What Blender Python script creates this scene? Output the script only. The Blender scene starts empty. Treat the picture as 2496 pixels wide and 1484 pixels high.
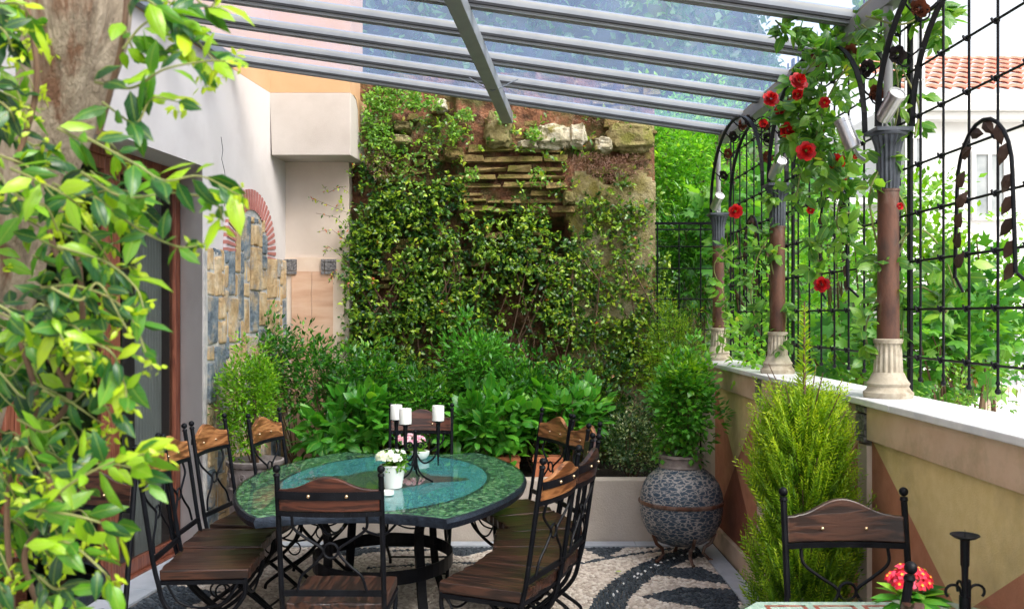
import bpy, math, random
import numpy as np
from mathutils import Vector, Matrix, noise as mnoise
R = math.radians
C = bpy.context.scene.collection
scene = bpy.context.scene

# ---------------------------------------------------------------- camera, world, light, exposure
EYE = 1.72; F = 2270.0; CX = 1248.0; HY = 768.0
cam_d = bpy.data.cameras.new('camera'); cam = bpy.data.objects.new('camera', cam_d); C.objects.link(cam)
cam.location = (0, 0, EYE); cam.rotation_euler = (R(90), 0, 0)
cam_d.sensor_width = 36; cam_d.lens = 36 * F / 2496; cam_d.shift_y = (HY - 742) / 2496
cam_d.clip_start = 0.05; cam_d.clip_end = 500
cam_d.dof.use_dof = True; cam_d.dof.focus_distance = 5.6; cam_d.dof.aperture_fstop = 7.0
scene.camera = cam
world = bpy.data.worlds.new('World'); scene.world = world; world.use_nodes = True
wn = world.node_tree; wn.nodes.clear()
SUN_EL, SUN_AZ = 50, 138
sky = wn.nodes.new('ShaderNodeTexSky'); sky.sky_type = 'NISHITA'; sky.sun_disc = False
sky.sun_elevation = R(SUN_EL); sky.sun_rotation = R(SUN_AZ); sky.dust_density = 4; sky.air_density = 1.2
hs = wn.nodes.new('ShaderNodeHueSaturation'); hs.inputs['Saturation'].default_value = 0.22
bg = wn.nodes.new('ShaderNodeBackground'); bg.inputs['Strength'].default_value = 0.15
wo = wn.nodes.new('ShaderNodeOutputWorld')
wn.links.new(sky.outputs[0], hs.inputs['Color']); wn.links.new(hs.outputs[0], bg.inputs['Color']); wn.links.new(bg.outputs[0], wo.inputs['Surface'])
sun_d = bpy.data.lights.new('sun', 'SUN'); sun_d.energy = 1.3; sun_d.angle = R(28); sun_d.color = (1, .92, .80)
sun = bpy.data.objects.new('sun', sun_d); C.objects.link(sun)
az = R(SUN_AZ); el = R(SUN_EL)
sdir = Vector((math.sin(az) * math.cos(el), math.cos(az) * math.cos(el), math.sin(el)))
sun.rotation_euler = sdir.to_track_quat('Z', 'Y').to_euler()
scene.view_settings.view_transform = 'Standard'; scene.view_settings.look = 'None'
scene.view_settings.exposure = 1.35; scene.view_settings.gamma = 1
scene.view_settings.use_curve_mapping = False
scene.render.engine = 'CYCLES'
scene.cycles.max_bounces = 8; scene.cycles.transparent_max_bounces = 24; scene.cycles.use_denoising = True

rng = np.random.default_rng(7); random.seed(7)

def at(px, py, Y):
    return Vector(((px - CX) / F * Y, Y, EYE - (py - HY) / F * Y))

# ---------------------------------------------------------------- materials
def mk(name):
    m = bpy.data.materials.new(name); m.use_nodes = True
    nt = m.node_tree; nt.nodes.clear()
    out = nt.nodes.new('ShaderNodeOutputMaterial')
    return m, nt, out

def N(nt, t, **kw):
    n = nt.nodes.new(t)
    for k, v in kw.items():
        if k.startswith('i_'):
            key = k[2:]
            key = int(key) if key.isdigit() else key.replace('_', ' ')
            n.inputs[key].default_value = v
        else: setattr(n, k, v)
    return n

def ramp(nt, stops, interp='LINEAR'):
    r = nt.nodes.new('ShaderNodeValToRGB'); r.color_ramp.interpolation = interp
    e = r.color_ramp.elements
    while len(e) < len(stops): e.new(0.5)
    for k, (p, c) in enumerate(stops):
        e[k].position = p; e[k].color = (c[0], c[1], c[2], 1)
    return r

def surf(name, stops, scale=8, detail=6, rough=0.7, metal=0.0, bump=0.3, bscale=60, bdist=0.004, stretch=(1, 1, 1), coat=0.0, spec=0.5, second=None):
    """noise driven colour plus a finer bump"""
    m, nt, out = mk(name)
    tc = N(nt, 'ShaderNodeTexCoord'); mp = N(nt, 'ShaderNodeMapping'); mp.inputs['Scale'].default_value = stretch
    nt.links.new(tc.outputs['Object'], mp.inputs['Vector'])
    n1 = N(nt, 'ShaderNodeTexNoise', i_Scale=scale, i_Detail=detail, i_Roughness=.6)
    nt.links.new(mp.outputs[0], n1.inputs['Vector'])
    r = ramp(nt, stops); nt.links.new(n1.outputs['Fac'], r.inputs['Fac'])
    p = N(nt, 'ShaderNodeBsdfPrincipled', i_Roughness=rough, i_Metallic=metal)
    p.inputs['Coat Weight'].default_value = coat; p.inputs['Coat Roughness'].default_value = .12
    p.inputs['Specular IOR Level'].default_value = spec
    col = r.outputs['Color']
    if second:
        sc2, lo, hi, c2 = second
        n3 = N(nt, 'ShaderNodeTexNoise', i_Scale=sc2, i_Detail=8, i_Roughness=.65); nt.links.new(mp.outputs[0], n3.inputs['Vector'])
        mr = N(nt, 'ShaderNodeMapRange', i_1=lo, i_2=hi); nt.links.new(n3.outputs['Fac'], mr.inputs[0])
        mx = N(nt, 'ShaderNodeMix', data_type='RGBA'); nt.links.new(mr.outputs[0], mx.inputs[0])
        nt.links.new(col, mx.inputs[6]); mx.inputs[7].default_value = (*c2, 1); col = mx.outputs[2]
    nt.links.new(col, p.inputs['Base Color'])
    if bump:
        n2 = N(nt, 'ShaderNodeTexNoise', i_Scale=bscale, i_Detail=5, i_Roughness=.7)
        nt.links.new(mp.outputs[0], n2.inputs['Vector'])
        b = N(nt, 'ShaderNodeBump', i_Strength=bump, i_Distance=bdist); nt.links.new(n2.outputs['Fac'], b.inputs['Height'])
        nt.links.new(b.outputs[0], p.inputs['Normal'])
    nt.links.new(p.outputs[0], out.inputs['Surface'])
    return m

def leafmat(name, stops, trans=.35, rough=.42, spec=.5, veins=False):
    m, nt, out = mk(name)
    a = N(nt, 'ShaderNodeAttribute', attribute_name='rnd')
    r = ramp(nt, stops); nt.links.new(a.outputs['Fac'], r.inputs['Fac'])
    p = N(nt, 'ShaderNodeBsdfPrincipled', i_Roughness=rough); p.inputs['Specular IOR Level'].default_value = spec
    if veins:
        lu = N(nt, 'ShaderNodeAttribute', attribute_name='lu'); lv = N(nt, 'ShaderNodeAttribute', attribute_name='lv')
        ma = N(nt, 'ShaderNodeMath', operation='MULTIPLY_ADD'); nt.links.new(lv.outputs['Fac'], ma.inputs[0]); ma.inputs[1].default_value = -.28; nt.links.new(lu.outputs['Fac'], ma.inputs[2])
        mm = N(nt, 'ShaderNodeMath', operation='MULTIPLY'); mm.inputs[1].default_value = 46; nt.links.new(ma.outputs[0], mm.inputs[0])
        sn = N(nt, 'ShaderNodeMath', operation='SINE'); nt.links.new(mm.outputs[0], sn.inputs[0])
        m1 = N(nt, 'ShaderNodeMapRange', i_1=.80, i_2=1.0, i_3=0, i_4=.13); nt.links.new(sn.outputs[0], m1.inputs[0])
        m2 = N(nt, 'ShaderNodeMapRange', i_1=.03, i_2=.10, i_3=.38, i_4=0); nt.links.new(lv.outputs['Fac'], m2.inputs[0])
        mxv = N(nt, 'ShaderNodeMath', operation='MAXIMUM'); nt.links.new(m1.outputs[0], mxv.inputs[0]); nt.links.new(m2.outputs[0], mxv.inputs[1])
        tcn = N(nt, 'ShaderNodeTexCoord'); nn = N(nt, 'ShaderNodeTexNoise', i_Scale=90, i_Detail=3); nt.links.new(tcn.outputs['Object'], nn.inputs['Vector'])
        sp = N(nt, 'ShaderNodeMapRange', i_1=.70, i_2=.76, i_3=0, i_4=.7); nt.links.new(nn.outputs['Fac'], sp.inputs[0])
        cm = N(nt, 'ShaderNodeMix', data_type='RGBA'); nt.links.new(mxv.outputs[0], cm.inputs[0]); nt.links.new(r.outputs[0], cm.inputs[6]); cm.inputs[7].default_value = (.30, .42, .06, 1)
        cs = N(nt, 'ShaderNodeMix', data_type='RGBA'); nt.links.new(sp.outputs[0], cs.inputs[0]); nt.links.new(cm.outputs[2], cs.inputs[6]); cs.inputs[7].default_value = (.16, .10, .03, 1)
        vc = cs.outputs[2]
        bp = N(nt, 'ShaderNodeBump', i_Strength=.5, i_Distance=.002); nt.links.new(mxv.outputs[0], bp.inputs['Height']); nt.links.new(bp.outputs[0], p.inputs['Normal'])
    else: vc = r.outputs[0]
    nt.links.new(vc, p.inputs['Base Color'])
    t = N(nt, 'ShaderNodeBsdfTranslucent')
    g = N(nt, 'ShaderNodeMix', data_type='RGBA', blend_type='MULTIPLY'); g.inputs[0].default_value = 1
    nt.links.new(vc, g.inputs[6]); g.inputs[7].default_value = (1.9, 1.9, .7, 1)
    nt.links.new(g.outputs[2], t.inputs['Color'])
    mx = N(nt, 'ShaderNodeMixShader'); mx.inputs[0].default_value = trans
    nt.links.new(p.outputs[0], mx.inputs[1]); nt.links.new(t.outputs[0], mx.inputs[2]); nt.links.new(mx.outputs[0], out.inputs['Surface'])
    return m

def glassmat(name, tint=(1, 1, 1), ior=1.5, dirt_glare=0.0, dirt_glare_col=(.6, .7, .9), rough=0.0, dscale=3):
    m, nt, out = mk(name)
    tr = N(nt, 'ShaderNodeBsdfTransparent'); tr.inputs[0].default_value = (*tint, 1)
    gl = N(nt, 'ShaderNodeBsdfGlossy', i_Roughness=rough)
    fr = N(nt, 'ShaderNodeFresnel', i_IOR=ior)
    ge = N(nt, 'ShaderNodeNewGeometry'); iv = N(nt, 'ShaderNodeMath', operation='SUBTRACT'); iv.inputs[0].default_value = 1; nt.links.new(ge.outputs['Backfacing'], iv.inputs[1])
    fm = N(nt, 'ShaderNodeMath', operation='MULTIPLY'); nt.links.new(fr.outputs[0], fm.inputs[0]); nt.links.new(iv.outputs[0], fm.inputs[1])
    mx = N(nt, 'ShaderNodeMixShader'); nt.links.new(fm.outputs[0], mx.inputs[0])
    base = tr.outputs[0]
    if dirt_glare:
        tl = N(nt, 'ShaderNodeBsdfTranslucent'); tl.inputs[0].default_value = (*dirt_glare_col, 1)
        tc = N(nt, 'ShaderNodeTexCoord')
        mp = N(nt, 'ShaderNodeMapping'); mp.inputs['Scale'].default_value = (1, .35, 1)
        n = N(nt, 'ShaderNodeTexNoise', i_Scale=dscale, i_Detail=8, i_Roughness=.7); nt.links.new(tc.outputs['Object'], mp.inputs[0]); nt.links.new(mp.outputs[0], n.inputs['Vector'])
        mr = N(nt, 'ShaderNodeMapRange', i_1=.3, i_2=.7, i_3=dirt_glare * .7, i_4=dirt_glare * 1.3); nt.links.new(n.outputs['Fac'], mr.inputs[0])
        m2 = N(nt, 'ShaderNodeMixShader'); nt.links.new(mr.outputs[0], m2.inputs[0]); nt.links.new(base, m2.inputs[1]); nt.links.new(tl.outputs[0], m2.inputs[2])
        base = m2.outputs[0]
    nt.links.new(base, mx.inputs[1]); nt.links.new(gl.outputs[0], mx.inputs[2]); nt.links.new(mx.outputs[0], out.inputs['Surface'])
    return m

def woodmat(name, c1, c2, c3, rough=.45, coat=.3, axis=0, scale=1.0, spec=.3):
    m, nt, out = mk(name)
    tc = N(nt, 'ShaderNodeTexCoord'); mp = N(nt, 'ShaderNodeMapping')
    s = [13 * scale] * 3; s[axis] = 1.2 * scale; mp.inputs['Scale'].default_value = s
    oi = N(nt, 'ShaderNodeObjectInfo'); om = N(nt, 'ShaderNodeVectorMath', operation='SCALE'); om.inputs[0].default_value = (7, 5, 9)
    nt.links.new(oi.outputs['Random'], om.inputs['Scale']); oa = N(nt, 'ShaderNodeVectorMath', operation='ADD')
    nt.links.new(tc.outputs['Object'], oa.inputs[0]); nt.links.new(om.outputs[0], oa.inputs[1]); nt.links.new(oa.outputs[0], mp.inputs[0])
    n0 = N(nt, 'ShaderNodeTexNoise', i_Scale=1.6, i_Detail=3, i_Distortion=.4); nt.links.new(mp.outputs[0], n0.inputs['Vector'])
    mul = N(nt, 'ShaderNodeMath', operation='MULTIPLY'); mul.inputs[1].default_value = 26; nt.links.new(n0.outputs['Fac'], mul.inputs[0])
    fr = N(nt, 'ShaderNodeMath', operation='SINE'); nt.links.new(mul.outputs[0], fr.inputs[0])
    mr = N(nt, 'ShaderNodeMapRange', i_1=-1, i_2=1); nt.links.new(fr.outputs[0], mr.inputs[0])
    n1 = N(nt, 'ShaderNodeTexNoise', i_Scale=7, i_Detail=8, i_Roughness=.7); nt.links.new(mp.outputs[0], n1.inputs['Vector'])
    mx = N(nt, 'ShaderNodeMath', operation='MULTIPLY_ADD'); nt.links.new(mr.outputs[0], mx.inputs[0]); mx.inputs[1].default_value = .45
    m5 = N(nt, 'ShaderNodeMath', operation='MULTIPLY'); m5.inputs[1].default_value = .6; nt.links.new(n1.outputs['Fac'], m5.inputs[0]); nt.links.new(m5.outputs[0], mx.inputs[2])
    r = ramp(nt, [(.1, c1), (.45, c2), (.85, c3)]); nt.links.new(mx.outputs[0], r.inputs['Fac'])
    p = N(nt, 'ShaderNodeBsdfPrincipled', i_Roughness=rough); p.inputs['Coat Weight'].default_value = coat; p.inputs['Coat Roughness'].default_value = .25; p.inputs['Specular IOR Level'].default_value = spec
    nt.links.new(r.outputs[0], p.inputs['Base Color'])
    b = N(nt, 'ShaderNodeBump', i_Strength=.5, i_Distance=.003); nt.links.new(mx.outputs[0], b.inputs['Height']); nt.links.new(b.outputs[0], p.inputs['Normal'])
    nt.links.new(p.outputs[0], out.inputs['Surface'])
    return m

M = {}
M['plaster'] = surf('plaster_white', [(.3, (.50, .46, .45)), (.7, (.59, .555, .545))], 3, 8, .9, bump=.5, bscale=140, bdist=.004, second=(1.5, .5, .75, (.50, .46, .44)))
M['plaster_warm'] = surf('plaster_warm', [(.3, (.52, .43, .36)), (.7, (.60, .51, .44))], 3, 8, .9, bump=.5, bscale=140, bdist=.004)
M['plaster_grey'] = surf('plaster_grey', [(.3, (.40, .36, .33)), (.7, (.47, .43, .40))], 3, 8, .9, bump=.5, bscale=140, bdist=.004, second=(1.2, .5, .8, (.36, .32, .29)))
M['orange'] = surf('plaster_orange', [(.3, (.46, .27, .14)), (.7, (.52, .32, .18))], 3, 8, .9, bump=.4, bscale=140)
M['plaster_planter'] = surf('plaster_planter', [(.3, (.54, .46, .38)), (.7, (.64, .56, .48))], 4, 8, .9, bump=1.0, bscale=90, bdist=.006, second=(2.2, .5, .8, (.36, .31, .27)))
M['marble_pink'] = surf('marble_pink', [(.25, (.42, .22, .13)), (.5, (.58, .36, .24)), (.8, (.66, .47, .34))], 5, 8, .45, bump=.1, stretch=(.4, .4, 2.2), second=(3, .55, .7, (.50, .33, .24)))
M['marble_light'] = surf('marble_light', [(.3, (.60, .45, .34)), (.7, (.70, .58, .47))], 4, 8, .5, bump=.1)
M['marble_white'] = surf('marble_white', [(.3, (.52, .54, .58)), (.55, (.74, .75, .77)), (.8, (.82, .82, .83))], 3.5, 8, .35, bump=.05, stretch=(2.2, 1, 1))
M['slab'] = surf('slab_grey', [(.3, (.36, .40, .45)), (.7, (.52, .55, .60))], 5, 8, .4, bump=.15)
M['yellow'] = surf('panel_yellow', [(.3, (.66, .52, .23)), (.7, (.74, .60, .30))], 18, 6, .85, bump=.6, bscale=160, second=(2.4, .48, .7, (.46, .36, .17)))
M['terra'] = surf('panel_terracotta', [(.3, (.42, .17, .09)), (.7, (.52, .23, .135))], 14, 6, .85, bump=.6, bscale=160, second=(2.4, .5, .7, (.32, .135, .07)))
M['brownred'] = surf('panel_brown', [(.3, (.20, .06, .03)), (.7, (.26, .085, .045))], 14, 6, .85, bump=.4, bscale=200)
M['coping'] = surf('band_stone', [(.3, (.50, .34, .22)), (.55, (.62, .46, .33)), (.8, (.68, .54, .41))], 4, 9, .6, bump=.25, second=(3.5, .50, .66, (.40, .31, .19)))
M['tile_dark'] = surf('tile_dark', [(.35, (.03, .03, .035)), (.6, (.22, .21, .21))], 60, 3, .4, bump=.3)
M['iron'] = surf('iron_black', [(.3, (.003, .0035, .005)), (.7, (.008, .009, .012))], 20, 5, .42, metal=0, bump=.25, bscale=120, bdist=.002, spec=.14)
M['hammered'] = surf('iron_hammered', [(.3, (.010, .016, .026)), (.7, (.035, .05, .075))], 20, 4, .35, metal=.5, bump=.9, bscale=55, bdist=.006)
M['rust'] = surf('iron_rust', [(.3, (.045, .018, .012)), (.48, (.13, .055, .033)), (.62, (.06, .035, .026))], 9, 10, .5, metal=.2, bump=.5, stretch=(1, 1, .4), second=(5, .50, .62, (.24, .16, .13)))
M['capital'] = surf('capital_grey', [(.3, (.035, .042, .055)), (.7, (.10, .115, .14))], 12, 7, .5, metal=.3, bump=.3)
M['stonebase'] = surf('carved_stone', [(.3, (.32, .28, .21)), (.7, (.52, .47, .38))], 10, 10, .85, bump=.8, bscale=40, second=(9, .48, .66, (.22, .17, .11)))
M['alu'] = surf('aluminium_painted', [(.3, (.22, .23, .24)), (.7, (.28, .29, .295))], 6, 5, .45, metal=.1, bump=.05)
M['alu_dark'] = surf('aluminium_dark', [(.3, (.14, .16, .19)), (.7, (.20, .22, .25))], 6, 5, .5, metal=.1, bump=.05)
M['gasket'] = surf('rubber_black', [(.3, (.01, .01, .012)), (.7, (.02, .02, .022))], 6, 2, .7, bump=0)
M['steel'] = surf('steel_brushed', [(.3, (.45, .45, .47)), (.7, (.6, .6, .62))], 12, 5, .3, metal=.9, bump=.05)
M['lens'] = surf('lamp_lens', [(.3, (.45, .47, .5)), (.7, (.65, .66, .68))], 40, 3, .15, bump=.2, bscale=80)
M['brass'] = surf('brass_stud', [(.3, (.6, .42, .25)), (.7, (.75, .56, .36))], 12, 3, .25, metal=.9, bump=0)
M['wood_dark'] = woodmat('wood_dark', (.006, .004, .004), (.026, .013, .010), (.075, .032, .020), rough=.4, coat=.35)
M['wood_seat'] = woodmat('wood_seat', (.006, .004, .004), (.028, .014, .010), (.085, .035, .021), rough=.34, coat=.5, axis=1)
M['wood_red'] = woodmat('wood_red', (.012, .005, .004), (.05, .016, .010), (.13, .04, .022), rough=.4, coat=.5)
M['wood_orange'] = woodmat('wood_orange', (.03, .010, .004), (.19, .07, .024), (.46, .20, .075), rough=.38, coat=.4)
M['wood_frame'] = woodmat('wood_frame', (.09, .025, .014), (.17, .05, .027), (.24, .08, .045), axis=2, rough=.45)
M['glass'] = glassmat('glass_clear', (.96, .99, .98), 1.42)
M['glass_door'] = glassmat('glass_door', (.75, .8, .8), 1.6)
M['glass_roof'] = glassmat('glass_roof', (.88, .93, 1.0), 1.5, dirt_glare=.24, dirt_glare_col=(.26, .37, .66), rough=.05)  # blue layer: dirt on the panes plus sky glare put into its colour
M['soil'] = surf('soil', [(.3, (.012, .009, .006)), (.7, (.05, .03, .02))], 20, 8, .95, bump=1, bscale=60, bdist=.02)
M['terracotta'] = surf('terracotta', [(.3, (.48, .15, .06)), (.7, (.60, .22, .10))], 8, 6, .7, bump=.2)
M['ceramic'] = surf('ceramic_white', [(.3, (.74, .74, .68)), (.7, (.80, .80, .75))], 5, 2, .25, bump=0)
M['wax'] = surf('candle_wax', [(.3, (.80, .78, .72)), (.7, (.84, .82, .77))], 5, 2, .5, bump=0)
M['bark'] = surf('bark', [(.28, (.16, .12, .085)), (.5, (.42, .34, .25)), (.72, (.62, .53, .41))], 3.4, 9, .9, bump=1, bscale=9, bdist=.03, stretch=(13, 13, .7), second=(1.2, .52, .62, (.22, .11, .06)))
M['stem'] = surf('stem_brown', [(.3, (.07, .04, .025)), (.7, (.16, .09, .05))], 15, 5, .8, bump=.3)
M['stem_green'] = surf('stem_green', [(.3, (.12, .16, .04)), (.7, (.22, .22, .07))], 15, 5, .6, bump=.1)
M['slate'] = surf('stone_slate', [(.3, (.05, .07, .09)), (.5, (.15, .185, .215)), (.72, (.34, .35, .34))], 10, 10, .85, bump=1, bscale=22, bdist=.03, second=(5, .50, .64, (.36, .28, .18)))
M['ochre'] = surf('stone_ochre', [(.3, (.26, .16, .07)), (.5, (.47, .32, .165)), (.72, (.62, .50, .34))], 7, 10, .85, bump=1, bscale=20, bdist=.025, second=(5, .50, .64, (.26, .25, .23)))
M['mortar'] = surf('mortar', [(.3, (.30, .31, .31)), (.7, (.54, .50, .45))], 12, 9, .9, bump=1, bscale=30, bdist=.01)
M['brick_red'] = surf('brick_red', [(.3, (.30, .10, .085)), (.7, (.40, .16, .13))], 25, 6, .85, bump=.5)
M['brick_joint'] = surf('brick_joint', [(.3, (.46, .38, .40)), (.7, (.58, .50, .52))], 25, 6, .85, bump=.5)
M['rubble'] = surf('rubble_earth', [(.28, (.025, .012, .008)), (.42, (.13, .055, .028)), (.56, (.28, .12, .06)), (.75, (.40, .29, .20))], 9, 12, .95, bump=1, bscale=22, bdist=.07, second=(3.6, .46, .58, (.10, .095, .028)))
M['render_old'] = surf('old_render', [(.3, (.09, .07, .03)), (.5, (.25, .21, .11)), (.7, (.40, .36, .24))], 6, 10, .95, bump=1, bscale=25, bdist=.03, second=(2.5, .46, .62, (.17, .145, .03)))
M['mossbrick'] = surf('mossy_brick', [(.3, (.06, .04, .015)), (.48, (.22, .155, .055)), (.7, (.42, .31, .15))], 14, 10, .95, bump=1, bscale=35, bdist=.03, second=(7, .47, .6, (.13, .12, .02)))
M['palestone'] = surf('pale_boulder', [(.3, (.16, .14, .07)), (.48, (.46, .42, .30)), (.7, (.62, .59, .50))], 9, 10, .95, bump=1, bscale=22, bdist=.04, second=(7, .52, .62, (.20, .18, .05)))
M['mossstone'] = surf('mossy_boulder', [(.3, (.09, .075, .02)), (.5, (.25, .21, .09)), (.7, (.40, .36, .22))], 10, 10, .95, bump=1, bscale=22, bdist=.04, second=(5, .5, .6, (.16, .16, .03)))
M['bld'] = surf('far_plaster', [(.3, (.76, .75, .75)), (.7, (.82, .82, .82))], 2, 5, .9, bump=.1)
M['rooftile'] = surf('roof_tile', [(.3, (.50, .16, .10)), (.7, (.64, .28, .19))], 6, 6, .8, bump=.3)
M['winglass'] = surf('far_window', [(.3, (.22, .25, .26)), (.7, (.40, .42, .43))], 3, 3, .15, bump=0)
M['hill'] = surf('hill_earth', [(.3, (.02, .03, .01)), (.7, (.06, .08, .03))], 2, 8, .95, bump=.6)
M['ground'] = surf('garden_ground', [(.3, (.40, .38, .34)), (.7, (.58, .56, .52))], 2, 8, .95, bump=.4)
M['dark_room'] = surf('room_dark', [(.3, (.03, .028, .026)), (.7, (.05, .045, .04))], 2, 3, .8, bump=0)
M['reflection_sheet'] = surf('reflection_sheet_grey', [(.3, (.24, .22, .20)), (.7, (.30, .27, .25))], 3, 3, .9, bump=.2)
M['pot_carved'] = surf('pot_carved_stone', [(.3, (.16, .13, .12)), (.7, (.36, .31, .29))], 9, 8, .85, bump=.7, bscale=30, bdist=.01)
M['blue'] = surf('blue_glazed', [(.3, (.03, .06, .30)), (.7, (.05, .10, .4))], 9, 3, .3, bump=0)

# speckled urn
def urn_mat():
    m, nt, out = mk('urn_glaze')
    tc = N(nt, 'ShaderNodeTexCoord'); mp = N(nt, 'ShaderNodeMapping'); mp.inputs['Scale'].default_value = (.8, .8, 1.7)
    nt.links.new(tc.outputs['Object'], mp.inputs[0])
    v = N(nt, 'ShaderNodeTexVoronoi', i_Scale=26); v.feature = 'DISTANCE_TO_EDGE'
    n = N(nt, 'ShaderNodeTexNoise', i_Scale=30, i_Detail=4); nt.links.new(mp.outputs[0], n.inputs['Vector'])
    ad = N(nt, 'ShaderNodeMixRGB', blend_type='ADD'); ad.inputs[0].default_value = .05
    nt.links.new(mp.outputs[0], ad.inputs[1]); nt.links.new(n.outputs['Color'], ad.inputs[2]); nt.links.new(ad.outputs[0], v.inputs['Vector'])
    n2 = N(nt, 'ShaderNodeTexNoise', i_Scale=6, i_Detail=5); nt.links.new(tc.outputs['Object'], n2.inputs['Vector'])
    sub = N(nt, 'ShaderNodeMath', operation='MULTIPLY_ADD'); nt.links.new(n2.outputs['Fac'], sub.inputs[0]); sub.inputs[1].default_value = -.22; nt.links.new(v.outputs['Distance'], sub.inputs[2])
    r = ramp(nt, [(0, (.36, .34, .33)), (.025, (.27, .26, .26)), (.06, (.055, .085, .12)), (.3, (.025, .055, .095))]);
    ad2 = N(nt, 'ShaderNodeMath', operation='ADD'); ad2.inputs[1].default_value = .075; nt.links.new(sub.outputs[0], ad2.inputs[0])
    nt.links.new(ad2.outputs[0], r.inputs['Fac'])
    p = N(nt, 'ShaderNodeBsdfPrincipled', i_Roughness=.5); nt.links.new(r.outputs[0], p.inputs['Base Color'])
    b = N(nt, 'ShaderNodeBump', i_Strength=.5, i_Distance=.006); nt.links.new(v.outputs['Distance'], b.inputs['Height']); nt.links.new(b.outputs[0], p.inputs['Normal'])
    nt.links.new(p.outputs[0], out.inputs['Surface']); return m
M['urn'] = urn_mat()

def pebble_mat(name, stops):
    m, nt, out = mk(name)
    a = N(nt, 'ShaderNodeAttribute', attribute_name='rnd')
    r = ramp(nt, stops); nt.links.new(a.outputs['Fac'], r.inputs['Fac'])
    p = N(nt, 'ShaderNodeBsdfPrincipled', i_Roughness=.55); nt.links.new(r.outputs[0], p.inputs['Base Color'])
    nt.links.new(p.outputs[0], out.inputs['Surface']); return m
M['peb_light'] = pebble_mat('pebble_cream', [(0, (.40, .33, .27)), (.5, (.60, .51, .43)), (1, (.74, .67, .59))])
M['peb_dark'] = pebble_mat('pebble_slate', [(0, (.010, .017, .026)), (.5, (.025, .038, .052)), (1, (.07, .085, .10))])
M['peb_white'] = pebble_mat('pebble_white', [(0, (.7, .7, .7)), (1, (.8, .8, .8))])
M['grout'] = surf('floor_grout', [(.3, (.10, .09, .08)), (.7, (.18, .16, .14))], 20, 5, .95, bump=.5)

def table_mat():
    m, nt, out = mk('table_mosaic')
    tc = N(nt, 'ShaderNodeTexCoord')
    def ell(a, b, cx=0, cy=0):
        mp = N(nt, 'ShaderNodeMapping'); mp.inputs['Scale'].default_value = (1 / a, 1 / b, 0); mp.inputs['Location'].default_value = (-cx / a, -cy / b, 0)
        nt.links.new(tc.outputs['Object'], mp.inputs[0])
        l = N(nt, 'ShaderNodeVectorMath', operation='LENGTH'); nt.links.new(mp.outputs[0], l.inputs[0]); return l.outputs['Value']
    v = N(nt, 'ShaderNodeTexVoronoi', i_Scale=85); nt.links.new(tc.outputs['Object'], v.inputs['Vector'])
    sp = N(nt, 'ShaderNodeSeparateColor'); nt.links.new(v.outputs['Color'], sp.inputs[0])
    ve = N(nt, 'ShaderNodeTexVoronoi', i_Scale=85); ve.feature = 'DISTANCE_TO_EDGE'; nt.links.new(tc.outputs['Object'], ve.inputs['Vector'])
    teal = ramp(nt, [(0, (.02, .16, .17)), (.5, (.05, .28, .30)), (1, (.12, .40, .41))]); nt.links.new(sp.outputs[0], teal.inputs[0])
    v2 = N(nt, 'ShaderNodeTexVoronoi', i_Scale=48); nt.links.new(tc.outputs['Object'], v2.inputs['Vector']); sp2 = N(nt, 'ShaderNodeSeparateColor'); nt.links.new(v2.outputs['Color'], sp2.inputs[0])
    green = ramp(nt, [(0, (.008, .03, .025)), (.42, (.015, .06, .045)), (.5, (.07, .20, .09)), (.8, (.12, .30, .13)), (1, (.32, .48, .26))]); nt.links.new(sp2.outputs[1], green.inputs[0])
    darkc = ramp(nt, [(0, (.02, .03, .03)), (.6, (.05, .07, .06)), (1, (.12, .16, .10))]); nt.links.new(sp.outputs[2], darkc.inputs[0])
    def step(val, lo, hi):
        mr = N(nt, 'ShaderNodeMapRange', i_1=lo, i_2=hi); nt.links.new(val, mr.inputs[0]); return mr.outputs[0]
    def mixc(f, a, b):
        mx = N(nt, 'ShaderNodeMix', data_type='RGBA'); nt.links.new(f, mx.inputs[0])
        for s, k in ((a, 6), (b, 7)):
            if isinstance(s, tuple): mx.inputs[k].default_value = (*s, 1)
            else: nt.links.new(s, mx.inputs[k])
        return mx.outputs[2]
    e1 = ell(.60, .93); e2 = ell(.27, .34)
    c = mixc(step(e1, .985, .99), teal.outputs[0], (.01, .03, .03))
    c = mixc(step(e1, 1.02, 1.025), c, green.outputs[0])
    c = mixc(step(e2, 1.0, .98), c, darkc.outputs[0])
    e3 = ell(.5, .14)
    c = mixc(step(ell(.10, .5), 1.0, .97), c, darkc.outputs[0])
    c = mixc(step(e3, 1.0, .97), c, darkc.outputs[0])
    c = mixc(step(ve.outputs['Distance'], .045, .03), c, (.05, .09, .08))
    p = N(nt, 'ShaderNodeBsdfPrincipled', i_Roughness=.5); nt.links.new(c, p.inputs['Base Color'])
    nt.links.new(p.outputs[0], out.inputs['Surface']); return m
M['table'] = table_mat()

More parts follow.
